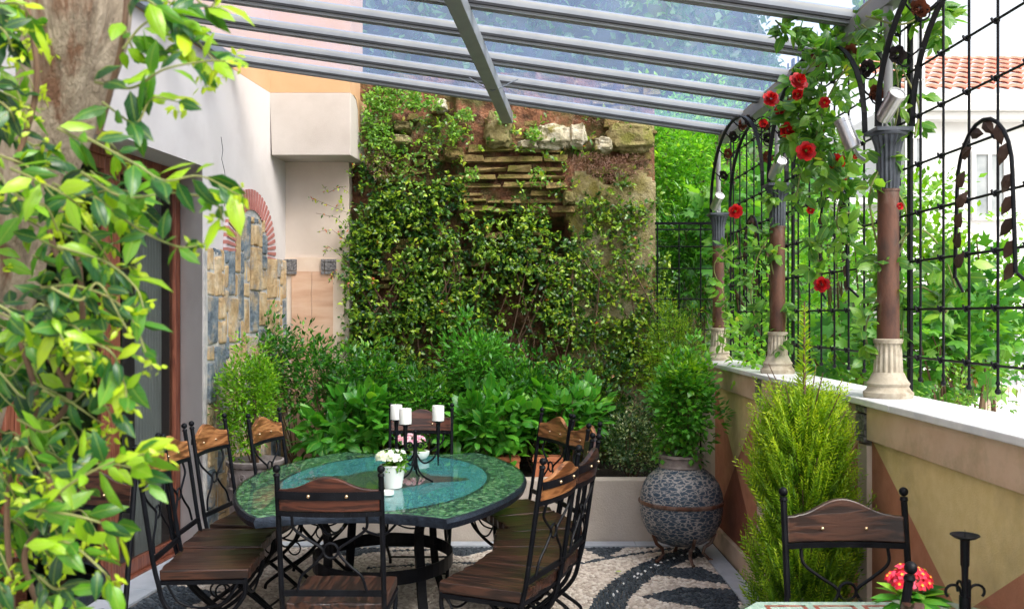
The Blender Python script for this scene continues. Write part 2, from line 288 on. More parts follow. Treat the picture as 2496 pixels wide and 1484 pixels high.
def key_mat(name, c1, c2, c3):
    m, nt, out = mk(name)
    tc = N(nt, 'ShaderNodeTexCoord')
    v = N(nt, 'ShaderNodeTexVoronoi', i_Scale=70); nt.links.new(tc.outputs['Object'], v.inputs['Vector'])
    sp = N(nt, 'ShaderNodeSeparateColor'); nt.links.new(v.outputs['Color'], sp.inputs[0])
    r = ramp(nt, [(0, c1), (.5, c2), (1, c3)]); nt.links.new(sp.outputs[0], r.inputs[0])
    p = N(nt, 'ShaderNodeBsdfPrincipled', i_Roughness=.45); nt.links.new(r.outputs[0], p.inputs['Base Color'])
    nt.links.new(p.outputs[0], out.inputs['Surface']); return m
M['mos_pale'] = key_mat('mosaic_pale', (.30, .42, .38), (.42, .52, .46), (.55, .62, .55))
M['mos_red'] = key_mat('mosaic_red', (.30, .06, .05), (.38, .09, .07), (.45, .14, .10))
M['mos_blue'] = key_mat('mosaic_blue', (.05, .10, .35), (.55, .58, .62), (.62, .64, .60))

G = lambda *s: list(s)
LM = {
 'jasmine': leafmat('leaf_jasmine', [(0, (.006, .04, .02)), (.30, (.015, .10, .02)), (.55, (.09, .27, .012)), (.80, (.27, .46, .015)), (.97, (.42, .54, .02)), (1, (.30, .10, .02))], .32, .3, veins=True),
 'ivy': leafmat('leaf_ivy', [(0, (.014, .05, .010)), (.35, (.05, .14, .015)), (.62, (.18, .32, .02)), (.95, (.42, .52, .04)), (.985, (.42, .12, .02)), (1, (.45, .10, .02))], .25, .35),
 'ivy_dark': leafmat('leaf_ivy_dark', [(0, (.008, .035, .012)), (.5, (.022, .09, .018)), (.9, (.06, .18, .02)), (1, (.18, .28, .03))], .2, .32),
 'shrub_dark': leafmat('leaf_shrub_dark', [(0, (.008, .055, .008)), (.45, (.032, .165, .014)), (.8, (.10, .31, .018)), (1, (.24, .46, .03))], .28, .3),
 'shrub_light': leafmat('leaf_shrub_light', [(0, (.04, .14, .008)), (.5, (.14, .34, .012)), (1, (.34, .55, .03))], .35, .35),
 'hydrangea': leafmat('leaf_broad', [(0, (.018, .11, .014)), (.45, (.055, .26, .024)), (.85, (.12, .40, .035)), (1, (.26, .50, .04))], .3, .32, veins=True),
 'varieg': leafmat('leaf_variegated', [(0, (.02, .06, .02)), (.55, (.06, .13, .04)), (.75, (.30, .36, .16)), (1, (.45, .48, .28))], .25, .4),
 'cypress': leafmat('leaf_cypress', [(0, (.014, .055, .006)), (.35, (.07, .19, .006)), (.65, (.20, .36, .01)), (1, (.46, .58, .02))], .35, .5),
 'rose': leafmat('leaf_rose', [(0, (.02, .08, .02)), (.5, (.07, .21, .03)), (.9, (.20, .38, .05)), (1, (.40, .38, .05))], .4, .4, veins=True),
 'fig': leafmat('leaf_fig', [(0, (.02, .10, .03)), (.5, (.06, .22, .03)), (1, (.20, .40, .05))], .4, .45),
 'tree': leafmat('leaf_tree', [(0, (.04, .16, .02)), (.5, (.15, .40, .03)), (1, (.38, .60, .06))], .45, .45),
 'tree_far': leafmat('leaf_tree_far', [(0, (.02, .06, .02)), (.5, (.05, .14, .03)), (1, (.14, .26, .06))], .35, .5),
 'dry': leafmat('leaf_dry', [(0, (.10, .05, .035)), (.6, (.28, .15, .11)), (1, (.42, .27, .22))], .1, .8),
 'herb': leafmat('leaf_herb', [(0, (.05, .16, .02)), (1, (.22, .42, .05))], .4, .4),
}
def petmat(name, stops, trans=.3):
    return leafmat(name, stops, trans, .5, .3)
M['petal_red'] = petmat('petal_red', [(0, (.16, .002, .004)), (.5, (.45, .006, .01)), (1, (.66, .02, .02))], .2)
M['petal_pinkred'] = petmat('petal_primrose', [(0, (.55, .01, .03)), (.6, (.80, .02, .06)), (1, (.85, .12, .22))], .2)
M['petal_white'] = petmat('petal_white', [(0, (.72, .76, .70)), (1, (.86, .86, .84))])
M['petal_pink'] = petmat('petal_pink', [(0, (.60, .20, .32)), (.6, (.75, .45, .55)), (1, (.82, .74, .76))])
M['petal_yellow'] = petmat('petal_eye', [(0, (.75, .55, .05)), (1, (.8, .6, .1))])
M['petal_iron'] = petmat('petal_iron', [(0, (.02, .018, .02)), (1, (.05, .04, .04))], 0)
M['petal_leafiron'] = petmat('forged_leaf_iron', [(0, (.03, .018, .013)), (1, (.09, .05, .035))], 0)
M['petal_copper'] = petmat('petal_copper', [(0, (.10, .03, .015)), (1, (.25, .08, .04))], 0)

# ---------------------------------------------------------------- mesh builder
class MB:
    def __init__(s): s.v = []; s.f = []; s.m = []; s.cm = 0
    def add(s, vs, fs):
        o = len(s.v); s.v.extend([tuple(v) for v in vs])
        for f in fs: s.f.append(tuple(o + i for i in f)); s.m.append(s.cm)
        return s
    def hexa(s, p):   # 8 points: bottom ring then top ring
        return s.add(p, [(0, 3, 2, 1), (4, 5, 6, 7), (0, 1, 5, 4), (1, 2, 6, 5), (2, 3, 7, 6), (3, 0, 4, 7)])
    def box(s, x0, x1, y0, y1, z0, z1):
        return s.hexa([(x0, y0, z0), (x1, y0, z0), (x1, y1, z0), (x0, y1, z0), (x0, y0, z1), (x1, y0, z1), (x1, y1, z1), (x0, y1, z1)])
    def beam(s, a, b, w, h, up=(0, 0, 1)):
        a = Vector(a); b = Vector(b); d = (b - a).normalized(); up = Vector(up)
        sd = d.cross(up).normalized() * (w / 2); u = sd.cross(d).normalized() * (h / 2)
        return s.hexa([a - sd - u, a + sd - u, b + sd - u, b - sd - u, a - sd + u, a + sd + u, b + sd + u, b - sd + u])
    def tube(s, pts, r, n=8, closed=False, flat=1.0, up=None):
        pts = [Vector(p) for p in pts]; k = len(pts)
        if not hasattr(r, '__len__'): r = [r] * k
        rings = []; prev = None
        for i in range(k):
            if closed: t = pts[(i + 1) % k] - pts[i - 1]
            else: t = pts[min(i + 1, k - 1)] - pts[max(i - 1, 0)]
            t = t.normalized() if t.length > 1e-9 else Vector((0, 0, 1))
            if up is not None: a = Vector(up) - t * Vector(up).dot(t)
            elif prev is None: a = t.orthogonal()
            else: a = prev - t * prev.dot(t)
            if a.length < 1e-6: a = t.orthogonal()
            a = a.normalized(); prev = a; b = t.cross(a)
            rings.append([pts[i] + a * (math.cos(2 * math.pi * j / n) * r[i]) + b * (math.sin(2 * math.pi * j / n) * r[i] * flat) for j in range(n)])
        vs = [v for q in rings for v in q]; fs = []
        kk = k if closed else k - 1
        for i in range(kk):
            i2 = (i + 1) % k
            for j in range(n): fs.append((i * n + j, i * n + (j + 1) % n, i2 * n + (j + 1) % n, i2 * n + j))
        if not closed: fs.append(tuple(range(n))[::-1]); fs.append(tuple((k - 1) * n + j for j in range(n)))
        return s.add(vs, fs)
    def lathe(s, prof, c=(0, 0, 0), n=24, flute=0, fd=0.0, M4=None):
        vs = []; fs = []; k = len(prof)
        for (r, z) in prof:
            for j in range(n):
                a = 2 * math.pi * j / n
                rr = r * (1 - fd * (0.5 + 0.5 * math.cos(a * flute))) if flute else r
                v = Vector((rr * math.cos(a), rr * math.sin(a), z))
                if M4 is not None: v = M4 @ v
                vs.append((c[0] + v.x, c[1] + v.y, c[2] + v.z))
        for i in range(k - 1):
            for j in range(n): fs.append((i * n + j, i * n + (j + 1) % n, (i + 1) * n + (j + 1) % n, (i + 1) * n + j))
        fs.append(tuple(range(n))[::-1]); fs.append(tuple((k - 1) * n + j for j in range(n)))
        return s.add(vs, fs)
    def ball(s, c, r, n=12, sz=1.0):
        k = max(5, n // 2 + 1)
        return s.lathe([(max(1e-4, r * math.sin(math.pi * i / (k - 1))), -r * sz * math.cos(math.pi * i / (k - 1))) for i in range(k)], c, n)
    def prism(s, poly, f0, f1):   # poly of 2D; f0,f1 map (u,v)->3D
        n = len(poly); vs = [f0(*p) for p in poly] + [f1(*p) for p in poly]
        fs = [tuple(range(n))[::-1], tuple(range(n, 2 * n))] + [(i, (i + 1) % n, n + (i + 1) % n, n + i) for i in range(n)]
        return s.add(vs, fs)
    def build(s, name, mats, parent=None, smooth=False, bevel=0, loc=None, seg=2):
        me = bpy.data.meshes.new(name); me.from_pydata(s.v, [], s.f)
        if not isinstance(mats, (list, tuple)): mats = [mats]
        for m in mats: me.materials.append(m)
        me.polygons.foreach_set('material_index', s.m)
        if smooth: me.polygons.foreach_set('use_smooth', [True] * len(s.f))
        me.update()
        o = bpy.data.objects.new(name, me); C.objects.link(o)
        if smooth:
            try:
                me.set_sharp_from_angle(angle=R(38))
            except Exception: pass
        if loc is not None: o.location = loc
        if parent is not None: o.parent = parent
        if bevel:
            b = o.modifiers.new('bevel', 'BEVEL'); b.width = bevel; b.segments = seg; b.limit_method = 'ANGLE'; b.angle_limit = R(40)
        return o

def tag(o, label, cat, group=None, kind=None):
    o['label'] = label
    if cat: o['category'] = cat
    if group: o['group'] = group
    if kind: o['kind'] = kind
    return o
def empty(name, label, cat, loc=(0, 0, 0), rz=0, group=None, kind=None):
    o = bpy.data.objects.new(name, None); C.objects.link(o); o.location = loc; o.rotation_euler = (0, 0, rz); o.empty_display_size = .1
    if label: tag(o, label, cat, group, kind)
    return o
def structure(o, label):
    o['kind'] = 'structure'; o['label'] = label; return o
def children(o): return [c for c in bpy.data.objects if c.parent == o]
def copy_tree(o, parent=None):
    c = o.copy(); C.objects.link(c); c.parent = parent
    for ch in children(o): copy_tree(ch, c)
    return c

# ---------------------------------------------------------------- leaves
T_FULL = (np.array([(0, 0, 0), (.34, 0, .05), (.68, 0, .03), (1, 0, -.10), (.28, .42, .0), (.62, .38, -.03), (.28, -.42, .0), (.62, -.38, -.03)], float),
          np.array([(0, 6, 1), (0, 1, 4), (1, 6, 7), (1, 7, 2), (1, 2, 5), (1, 5, 4), (2, 7, 3), (2, 3, 5)]))
T_MID = (np.array([(0, 0, 0), (.5, 0, .06), (1, 0, -.08), (.42, .5, 0), (.42, -.5, 0)], float), np.array([(0, 4, 1), (0, 1, 3), (1, 4, 2), (1, 2, 3)]))
T_LOW = (np.array([(0, 0, 0), (.45, .5, .05), (1, 0, -.05), (.45, -.5, .05)], float), np.array([(0, 2, 1), (0, 3, 2)]))
_fig = [(0, 0, 0), (.45, 0, .05), (.12, .30, 0), (.30, .62, -.03), (.42, .26, .0), (.72, .42, -.04), (.66, .14, 0), (1, 0, -.1), (.66, -.14, 0), (.72, -.42, -.04), (.42, -.26, 0), (.30, -.62, -.03), (.12, -.30, 0)]
T_FIG = (np.array(_fig, float), np.array([(0, 1, 2), (2, 1, 4), (2, 4, 3), (4, 1, 6), (4, 6, 5), (6, 1, 8), (6, 8, 7), (8, 1, 10), (8, 10, 9), (10, 1, 12), (10, 12, 11), (12, 1, 0)]))
T_HEART = (np.array([(0, 0, 0), (.45, 0, .04), (1, 0, -.12), (-.06, .26, 0), (.30, .50, -.02), (.68, .34, -.05), (-.06, -.26, 0), (.30, -.50, -.02), (.68, -.34, -.05)], float),
           np.array([(0, 1, 3), (3, 1, 4), (4, 1, 5), (5, 1, 2), (2, 1, 8), (8, 1, 7), (7, 1, 6), (6, 1, 0)]))

def unit(a): return a / np.maximum(np.linalg.norm(a, axis=1, keepdims=True), 1e-9)
def leaves(name, P, A, Nn, L, W, rnd, mat, parent=None, T=T_MID, smooth=True):
    tv, tf = T
    P = np.asarray(P, float); A = unit(np.asarray(A, float)); Nn = np.asarray(Nn, float)
    S = unit(np.cross(A, Nn)); Nn = np.cross(S, A)
    n = len(P); k = len(tv)
    L = np.broadcast_to(np.asarray(L, float), (n,)); W = np.broadcast_to(np.asarray(W, float), (n,))
    curl = rng.uniform(.4, 2.2, n)
    V = P[:, None, :] + (A[:, None, :] * tv[None, :, 0:1] + Nn[:, None, :] * (tv[None, :, 2:3] * curl[:, None, None])) * L[:, None, None] + S[:, None, :] * tv[None, :, 1:2] * W[:, None, None]
    V = V.reshape(-1, 3)
    Fc = (tf[None] + (np.arange(n) * k)[:, None, None]).reshape(-1, 3)
    o = npmesh(name, V, Fc, np.repeat(np.clip(rnd, 0, 1), k), mat, parent, smooth)
    if k > 4:
        for nm, col in (('lu', tv[:, 0]), ('lv', np.abs(tv[:, 1]) / .5)):
            a_ = o.data.attributes.new(nm, 'FLOAT', 'POINT'); a_.data.foreach_set('value', np.tile(col, n).astype(np.float32))
    return o
def npmesh(name, V, Fc, rnd, mat, parent=None, smooth=True, midx=None):
    me = bpy.data.meshes.new(name); m = Fc.shape[1]
    me.vertices.add(len(V)); me.vertices.foreach_set('co', V.astype(np.float32).ravel())
    me.loops.add(Fc.size); me.loops.foreach_set('vertex_index', Fc.astype(np.int32).ravel())
    me.polygons.add(len(Fc)); me.polygons.foreach_set('loop_start', np.arange(0, Fc.size, m, dtype=np.int32))
    me.polygons.foreach_set('loop_total', np.full(len(Fc), m, np.int32))
    mats = mat if isinstance(mat, (list, tuple)) else [mat]
    for q in mats: me.materials.append(q)
    if midx is not None: me.polygons.foreach_set('material_index', midx.astype(np.int32))
    me.polygons.foreach_set('use_smooth', np.full(len(Fc), smooth))
    at_ = me.attributes.new('rnd', 'FLOAT', 'POINT'); at_.data.foreach_set('value', rnd.astype(np.float32))
    me.update(calc_edges=True)
    o = bpy.data.objects.new(name, me); C.objects.link(o)
    if parent is not None: o.parent = parent
    return o
def rdir(n): return unit(rng.normal(size=(n, 3)))

def clumps(n_cl, per, shape, spread, outward=.6, up=.35):
    """shape(n)->positions and outward directions of clump centres; returns leaf positions, axes"""
    Cc, O = shape(n_cl)
    P = np.repeat(Cc, per, 0); O = np.repeat(O, per, 0); d = rdir(len(P))
    P = P + d * spread * rng.uniform(.2, 1, (len(P), 1)) ** .6
    A = d * .9 + O * outward + np.array([0, 0, up])
    return P, unit(A), np.repeat(np.arange(n_cl), per)
def ell_shape(c, r, shell=.55, zmin=None):
    c = np.array(c, float); r = np.array(r, float)
    def f(n):
        d = rdir(n); s = rng.uniform(shell ** 3, 1, (n, 1)) ** (1 / 3.)
        # lumpy outline
        lump = np.array([1 + .75 * mnoise.noise(Vector(tuple(v * 2.3)) + Vector(tuple(c)) * 3) * 1.2 for v in d])[:, None]
        return c + d * s * r * lump, d
    return f
def shrub(name, label, cat, base, c, r, n_cl, per, L, W, mat, group=None, T=T_MID, spread=None, stems=8, stemr=.006, shell=.5, outward=.5, up=.3, low=.0, root=None):
    t = root or empty(name, label, cat, base, 0, group)
    b = np.array(base if root is None else root.location, float)
    spread = spread or L * 1.5
    P, A, cl = clumps(n_cl, per, ell_shape(c, r, shell), spread, outward, up)
    keep = P[:, 2] > low; P, A, cl = P[keep], A[keep], cl[keep]
    n = len(P); clr = rng.uniform(0, 1, n_cl)[cl]
    Nn = rdir(n) * .6 + np.array([0, -.15, 1.0])
    rnd = .45 * clr + .55 * rng.uniform(0, 1, n)
    LL = L * rng.uniform(.6, 1.2, n)
    leaves('foliage', P - b, A, Nn, LL, LL * W / L, rnd, mat, t, T)
    m = MB(); c = np.array(c); r = np.array(r)
    for k in range(stems):
        d = rdir(1)[0]; d[2] = abs(d[2]) * .9; e = c + d * r * .75
        p0 = b + np.array([rng.uniform(-.03, .03), rng.uniform(-.03, .03), 0]); mid = (p0 + e) / 2 + rng.normal(size=3) * .04
        q = [p0 - b, mid - b, e - b]; m.tube([q[0], (q[0] * .5 + q[1] * .5) + rng.normal(size=3) * .01, q[1], (q[1] + q[2]) / 2 + rng.normal(size=3) * .02, q[2]], [stemr, stemr * .9, stemr * .7, stemr * .5, stemr * .3], 5)
    m.build('stem', M['stem'], t, True)
    return t

# ================================================================= SETTING
# --- ground outside and floor
g = MB(); g.box(-60, 60, -20, 120, -1.6, -1.5); structure(g.build('ground', M['ground']), 'pale garden ground beyond the terrace')
g = MB(); g.box(-3.6, 1.9, -1.5, 7.05, -1.49, -.002); structure(g.build('terrace_floor', M['grout']), 'terrace floor slab under the pebbles')
# slab borders
g = MB()
def slabs_y(x0, x1, y0, y1, step, z):
    y = y0
    while y < y1 - .01:
        ye = min(y + step, y1); g.box(x0, x1, y + .002, ye - .002, -.001, z); y = ye
slabs_y(1.375, 1.50, -1, 7.03, .62, .016)
g.cm = 0
for k in range(8):
    x0 = -2.30 + k * .46; g.box(x0 + .002, min(x0 + .458, 1.371), 6.90, 7.03, -.001, .016)
for k in range(14):
    y0 = 7.0 - (k + 1) * .6; y1 = y0 + .596
    xl0 = -3.19 + .1154 * y0; xl1 = -3.19 + .1154 * y1
    r0, r1 = -2.89 + .1154 * y0, -2.89 + .1154 * y1
    g.hexa([(xl0, y0, -.001), (r0, y0, -.001), (r1, y1, -.001), (xl1, y1, -.001), (xl0, y0, .016), (r0, y0, .016), (r1, y1, .016), (xl1, y1, .016)])
structure(g.build('path', M['slab'], bevel=.002), 'grey marble slab border round the pebble floor')

# --- pebble mosaic: real pebbles laid in rows
def in_poly(x, y, poly):
    ins = np.zeros(len(x), bool); j = len(poly) - 1
    for i in range(len(poly)):
        xi, yi = poly[i]; xj, yj = poly[j]
        c = ((yi > y) != (yj > y)) & (x < (xj - xi) * (y - yi) / (yj - yi + 1e-12) + xi); ins ^= c; j = i
    return ins
def floorp(px, py): Y = EYE * F / (py - HY); return ((px - CX) / F * Y, Y)
ACX, ACY, AR = 3.07, 4.87, 2.58
wedges = [[floorp(1553, 1396), floorp(1640, 1384), floorp(1712, 1383), floorp(1755, 1405), floorp(1775, 1425)],
          [floorp(1560, 1455), floorp(1660, 1432), floorp(1795, 1437), floorp(1805, 1484), floorp(1800, 1500)],
          [floorp(1640, 1352), floorp(1700, 1334), floorp(1722, 1344), floorp(1735, 1360)],
          [(.50, 5.1), (1.0, 5.35), (1.36, 5.22), (1.36, 4.95)], [(.5, 4.55), (1.0, 4.75), (1.36, 4.62), (1.36, 4.3)],
          [floorp(1395, 1327), floorp(1540, 1327), floorp(1475, 1362)], [floorp(1240, 1327), floorp(1340, 1327), floorp(1290, 1352)],
          [floorp(1540, 1327), floorp(1700, 1327), floorp(1700, 1334), floorp(1560, 1336)],
          [floorp(307, 1490), floorp(345, 1462), floorp(402, 1424), floorp(470, 1432), floorp(540, 1445), floorp(500, 1462), floorp(420, 1500)],
          [(-2.2, 6.6), (-1.7, 6.85), (-2.05, 6.88)], [(-1.4, 6.88), (-.9, 6.88), (-1.15, 6.6)], [(-.6, 6.88), (-.1, 6.88), (-.35, 6.6)],
          [(-2.3, 4.6), (-1.9, 5.0), (-2.25, 5.3)]]
def seg_d(x, y, a, b):
    ax, ay = a; bx, by = b; t = np.clip(((x - ax) * (bx - ax) + (y - ay) * (by - ay)) / ((bx - ax) ** 2 + (by - ay) ** 2), 0, 1)
    return np.hypot(x - ax - t * (bx - ax), y - ay - t * (by - ay))
px_, py_ = [], []
rowpitch = .0185; lx = .036
ys = np.arange(3.3, 6.895, rowpitch); xs = np.arange(-2.85, 1.372, lx)
XX, YY = np.meshgrid(xs, ys); XX = XX + (np.arange(len(ys)) % 2)[:, None] * lx * .5
X0 = XX.ravel() + rng.normal(size=XX.size) * .003; Y0 = YY.ravel() + rng.normal(size=XX.size) * .0018 + .012 * np.sin(XX.ravel() * 5)
keep = (X0 > -2.87 + .1154 * Y0) & (X0 < 1.368) & (Y0 < 6.893); X0, Y0 = X0[keep], Y0[keep]
dark = np.zeros(len(X0), bool)
rr = np.hypot(X0 - ACX, Y0 - ACY); band = (abs(rr - AR) < .105)
for w in wedges: dark |= in_poly(X0, Y0, w)
dark |= band
for a, b in ((floorp(1640, 1338), floorp(1500, 1358)), (floorp(1500, 1358), floorp(1380, 1380)), (floorp(1380, 1380), floorp(1100, 1372)), (floorp(1100, 1372), floorp(900, 1385)), (floorp(1200, 1335), floorp(900, 1345))):
    dark |= seg_d(X0, Y0, a, b) < .022
white = band & (abs(rr - AR) < .017) & ((np.arctan2(Y0 - ACY, X0 - ACX) * AR / .085) % 1 < .24)
dark &= ~white
n = len(X0)
# template: half ellipsoid, 3 rings of 8 + top
tp = []; rings = [(1.0, -.25), (.93, .35), (.62, .80)]
for (q, z) in rings:
    for j in range(8): tp.append((q * math.cos(j * math.pi / 4), q * math.sin(j * math.pi / 4), z))
tp.append((0, 0, 1)); tp = np.array(tp)
tf = []
for i in range(2):
    for j in range(8): tf += [(i * 8 + j, i * 8 + (j + 1) % 8, (i + 1) * 8 + (j + 1) % 8), (i * 8 + j, (i + 1) * 8 + (j + 1) % 8, (i + 1) * 8 + j)]
for j in range(8): tf.append((16 + j, 16 + (j + 1) % 8, 24))
tf = np.array(tf)
ang = rng.normal(size=n) * .22; 
ang = np.where(band, np.arctan2(Y0 - ACY, X0 - ACX) + math.pi / 2 + rng.normal(size=n) * .2, ang)
sx = .0165 * rng.uniform(.8, 1.12, n); sy = .0088 * rng.uniform(.85, 1.12, n); sz = .010 * rng.uniform(.7, 1.2, n)
ca, sa = np.cos(ang), np.sin(ang)
lxv = tp[None, :, 0] * sx[:, None]; lyv = tp[None, :, 1] * sy[:, None]
V = np.stack([X0[:, None] + lxv * ca[:, None] - lyv * sa[:, None], Y0[:, None] + lxv * sa[:, None] + lyv * ca[:, None], .001 + tp[None, :, 2] * sz[:, None]], -1).reshape(-1, 3)
Fc = (tf[None] + (np.arange(n) * 25)[:, None, None]).reshape(-1, 3)
midx = np.repeat(np.where(white, 2, np.where(dark, 1, 0)), len(tf))
peb = npmesh('floor', V, Fc, np.repeat(rng.uniform(0, 1, n), 25), [M['peb_light'], M['peb_dark'], M['peb_white']], None, True, midx)
structure(peb, 'cream and slate pebble mosaic terrace floor')

# ================================================================= LEFT HOUSE
SK = .1154
def WL(off, y, z): return (-2.91 + off + SK * y, y, z)   # off: from outer face, + = towards the terrace
def wbox(mb, o0, o1, y0, y1, z0, z1):
    mb.hexa([WL(o0, y0, z0), WL(o1, y0, z0), WL(o1, y1, z0), WL(o0, y1, z0), WL(o0, y0, z1), WL(o1, y0, z1), WL(o1, y1, z1), WL(o0, y1, z1)])
house = empty('house', 'cream plastered house with glazed sliding doors and stone arch on the left', 'house', (-2.2, 6.5, 0))
HO = -Vector(house.location)
def hb(mb, name, mat, parent=house, **k):
    o = mb.build(name, mat, None, **k); o.parent = parent
    if parent is house: o.location = HO
    return o
OP0, OP1, OPZ = 1.2, 6.50, 2.76
YB, YL = 7.754, 8.115
w = MB(); w.hexa([WL(-.30, OP1 + .275, -1.5), WL(0, OP1, -1.5), WL(0, 8.3, -1.5), WL(-.30, 8.3, -1.5), WL(-.30, OP1 + .275, OPZ), WL(0, OP1, OPZ), WL(0, 8.3, OPZ), WL(-.30, 8.3, OPZ)])
wbox(w, -.30, 0, OP1 - .3, 8.3, OPZ, 3.57)
wbox(w, -.30, 0, -1.5, OP1 - .3, OPZ, 3.57); wbox(w, -.30, 0, -1.5, OP0, -1.5, OPZ)
hb(w, 'wall', M['plaster'])
w = MB(); wbox(w, -.30, .001, -1.5, 7.75, 3.571, 9)
w.box(-2.4, -1.347, YB, 8.40, 3.571, 9)
hb(w, 'upper_wall', M['orange'])
w = MB()   # overhanging lower band of the upper storey
w.hexa([(-2.0, YB - .002, 3.05), (-1.345, YB - .002, 3.05), (-1.275, 8.38, 3.05), (-2.0, 8.38, 3.05), (-2.02, YB - .002, 3.57), (-1.345, YB - .002, 3.57), (-1.275, 8.38, 3.57), (-2.0, 8.38, 3.57)])
hb(w, 'overhang', M['plaster_grey'], bevel=.006)
w = MB(); w.box(-2.2, -1.42, YL, 8.40, -1, 3.05); hb(w, 'rear_wall', M['plaster_warm'])
w = MB(); sdp = lambda e: (lambda t, z: (-1.345 + .0715 * t + e, YB + .626 * t, z))
rag = [(.12, 3.571), (.26, 3.55), (.36, 3.47), (.38, 3.38), (.40, 3.27), (.46, 3.23), (.60, 3.21), (.68, 3.15), (.72, 3.051), (.999, 3.051), (.999, 3.571)]
w.prism(rag, sdp(.0), sdp(.004)); hb(w, 'painted_edge', M['orange'])
# marble cladding on the rear wall: band z 2.22, panels below
w = MB(); w.box(-1.99, -1.46, YL - .02, YL - .001, .3, 2.22); hb(w, 'cladding', M['marble_light'])
w = MB(); w.box(-1.915, -1.74, YL - .030, YL - .021, .4, 2.10); w.box(-1.736, -1.555, YL - .030, YL - .021, .4, 2.10); hb(w, 'marble_panel', M['marble_pink'])
for cx in (-1.935, -1.592):
    w = MB()
    for i in range(3):
        for j in range(3):
            sz = (.028, .072, .028); x0 = cx - .064 + (0, .032, .108 - .004)[i]; z0 = 2.075 + (0, .032, .104)[j]
            w.box(x0, x0 + sz[i] - .002, YL - .045, YL - .02, z0, z0 + sz[j] - .002)
    hb(w, 'wall_tile', M['tile_dark'], bevel=.002)
# stone cladding left of the corner (packed random ashlar)
st = MB(); rs = random.Random(4)
cell = .058
ny = int((8.10 - 6.52) / cell); nz = int(2.22 / cell)
occ = [[False] * nz for _ in range(ny)]
ARC_Y, ARC_Z, AR_O, AR_I = 7.315, 2.22, .485, .325
def inside_arch(y, z): return z > ARC_Z and math.hypot(y - ARC_Y, z - ARC_Z) < AR_I + .01
nz2 = nz + int(.34 / cell)
occ = [[not (iz * cell + .0 < 2.16 or inside_arch(6.52 + (iy + .5) * cell, (iz + .5) * cell)) for iz in range(nz2)] for iy in range(ny)]
stones = []
order = [(iy, iz) for iz in range(nz2) for iy in range(ny)]
for iy, iz in order:
    if occ[iy][iz]: continue
    for (a, b) in rs.sample([(2, 5), (3, 4), (2, 3), (3, 6), (2, 6), (4, 3), (3, 2), (2, 2), (1, 3), (3, 5), (4, 6)], 11) + [(1, 2), (1, 1)]:
        if iy + a <= ny and iz + b <= nz2 and all(not occ[iy + p][iz + q] for p in range(a) for q in range(b)):
            for p in range(a):
                for q in range(b): occ[iy + p][iz + q] = True
            stones.append((iy, iz, a, b)); break
for (iy, iz, a, b) in stones:
    y0 = 6.52 + iy * cell + .005; y1 = 6.52 + (iy + a) * cell - .005; z0 = iz * cell + .005; z1 = (iz + b) * cell - .005
    st.cm = 1 if (rs.random() < .20 or iz > 35) else 0
    if iz > 37: st.cm = rs.choice((0, 1, 1))
    d = rs.uniform(.025, .045); j = lambda: rs.uniform(-.013, .013)
    st.hexa([WL(.002, y0, z0), WL(d, y0 + j() + .004, z0 + j() + .004), WL(d, y1 + j() - .004, z0 + j() + .004), WL(.002, y1, z0), WL(.002, y0, z1), WL(d, y0 + j() + .004, z1 + j() - .004), WL(d, y1 + j() - .004, z1 + j() - .004), WL(.002, y1, z1)])
hb(st, 'stone_cladding', [M['ochre'], M['slate']], bevel=.011)
w = MB(); wbox(w, .001, .022, 6.51, 8.10, 0, 2.17)
q = [(ARC_Y + (AR_I + .03) * math.cos(t), ARC_Z - .03 + (AR_I + .03) * math.sin(t)) for t in np.linspace(0, math.pi, 24)]
w.prism(q, lambda y, z: WL(.001, y, z), lambda y, z: WL(.0215, y, z))
hb(w, 'mortar_bed', M['mortar'])
w = MB(); w.tube([WL(.001, y, z) for y, z in ((6.80, 3.02), (6.83, 2.93), (6.81, 2.86), (6.86, 2.78), (6.88, 2.70), (6.84, 2.60), (6.86, 2.52))], .0025, 4); hb(w, 'hairline_crack', M['gasket'])
# brick arch
w = MB(); nb = 30
for k in range(nb):
    a0 = -.12 + (math.pi + .24) * k / nb; a1 = -.12 + (math.pi + .24) * (k + 1) / nb; mid = a0 + (a1 - a0) * .52
    for cm, u0, u1, pr in ((0, a0, mid, .034), (1, mid, a1, .026)):
        w.cm = cm
        pts = [(AR_I, u0), (AR_O, u0), (AR_O, u1), (AR_I, u1)]
        P = [(ARC_Y + r_ * math.cos(t), ARC_Z + r_ * math.sin(t)) for r_, t in pts]
        w.prism(P, lambda y, z: WL(.002, y, z), lambda y, z, pr=pr: WL(pr, y, z))
hb(w, 'brick_arch', [M['brick_red'], M['brick_joint']])
# reveal of the opening is the wall's thickness; sliding doors in the recess
fo = -.267
def door_leaf(y0, y1, name='sliding_door'):
    d = empty(name, None, None); d.parent = house; d.location = HO
    w = MB()
    for (a, b, z0, z1) in ((y0, y0 + .10, .03, 2.70), (y1 - .07, y1, .03, 2.70)): wbox(w, fo - .05, fo, a, b, z0, z1)
    wbox(w, fo - .048, fo - .002, y0 + .10, y1 - .07, 2.62, 2.70); wbox(w, fo - .048, fo - .002, y0 + .10, y1 - .07, .03, .12)
    o = w.build('frame', M['wood_frame'], d, bevel=.004)
    w = MB(); wbox(w, fo - .030, fo - .024, y0 + .10, y1 - .07, .12, 2.62); w.build('pane', M['glass_door'], d)
    return d
door_leaf(5.83, 6.74); door_leaf(4.90, 5.82); door_leaf(3.97, 4.89); door_leaf(3.04, 3.96)
w = MB(); wbox(w, fo - .07, fo + .03, OP0, 6.745, .004, .03); wbox(w, fo - .07, fo + .02, OP0, 6.745, 2.70, 2.757)
hb(w, 'door_track', M['wood_frame'], bevel=.003)
w = MB(); wbox(w, -.262, 0, 6.5005, 6.745, .0, 2.758)
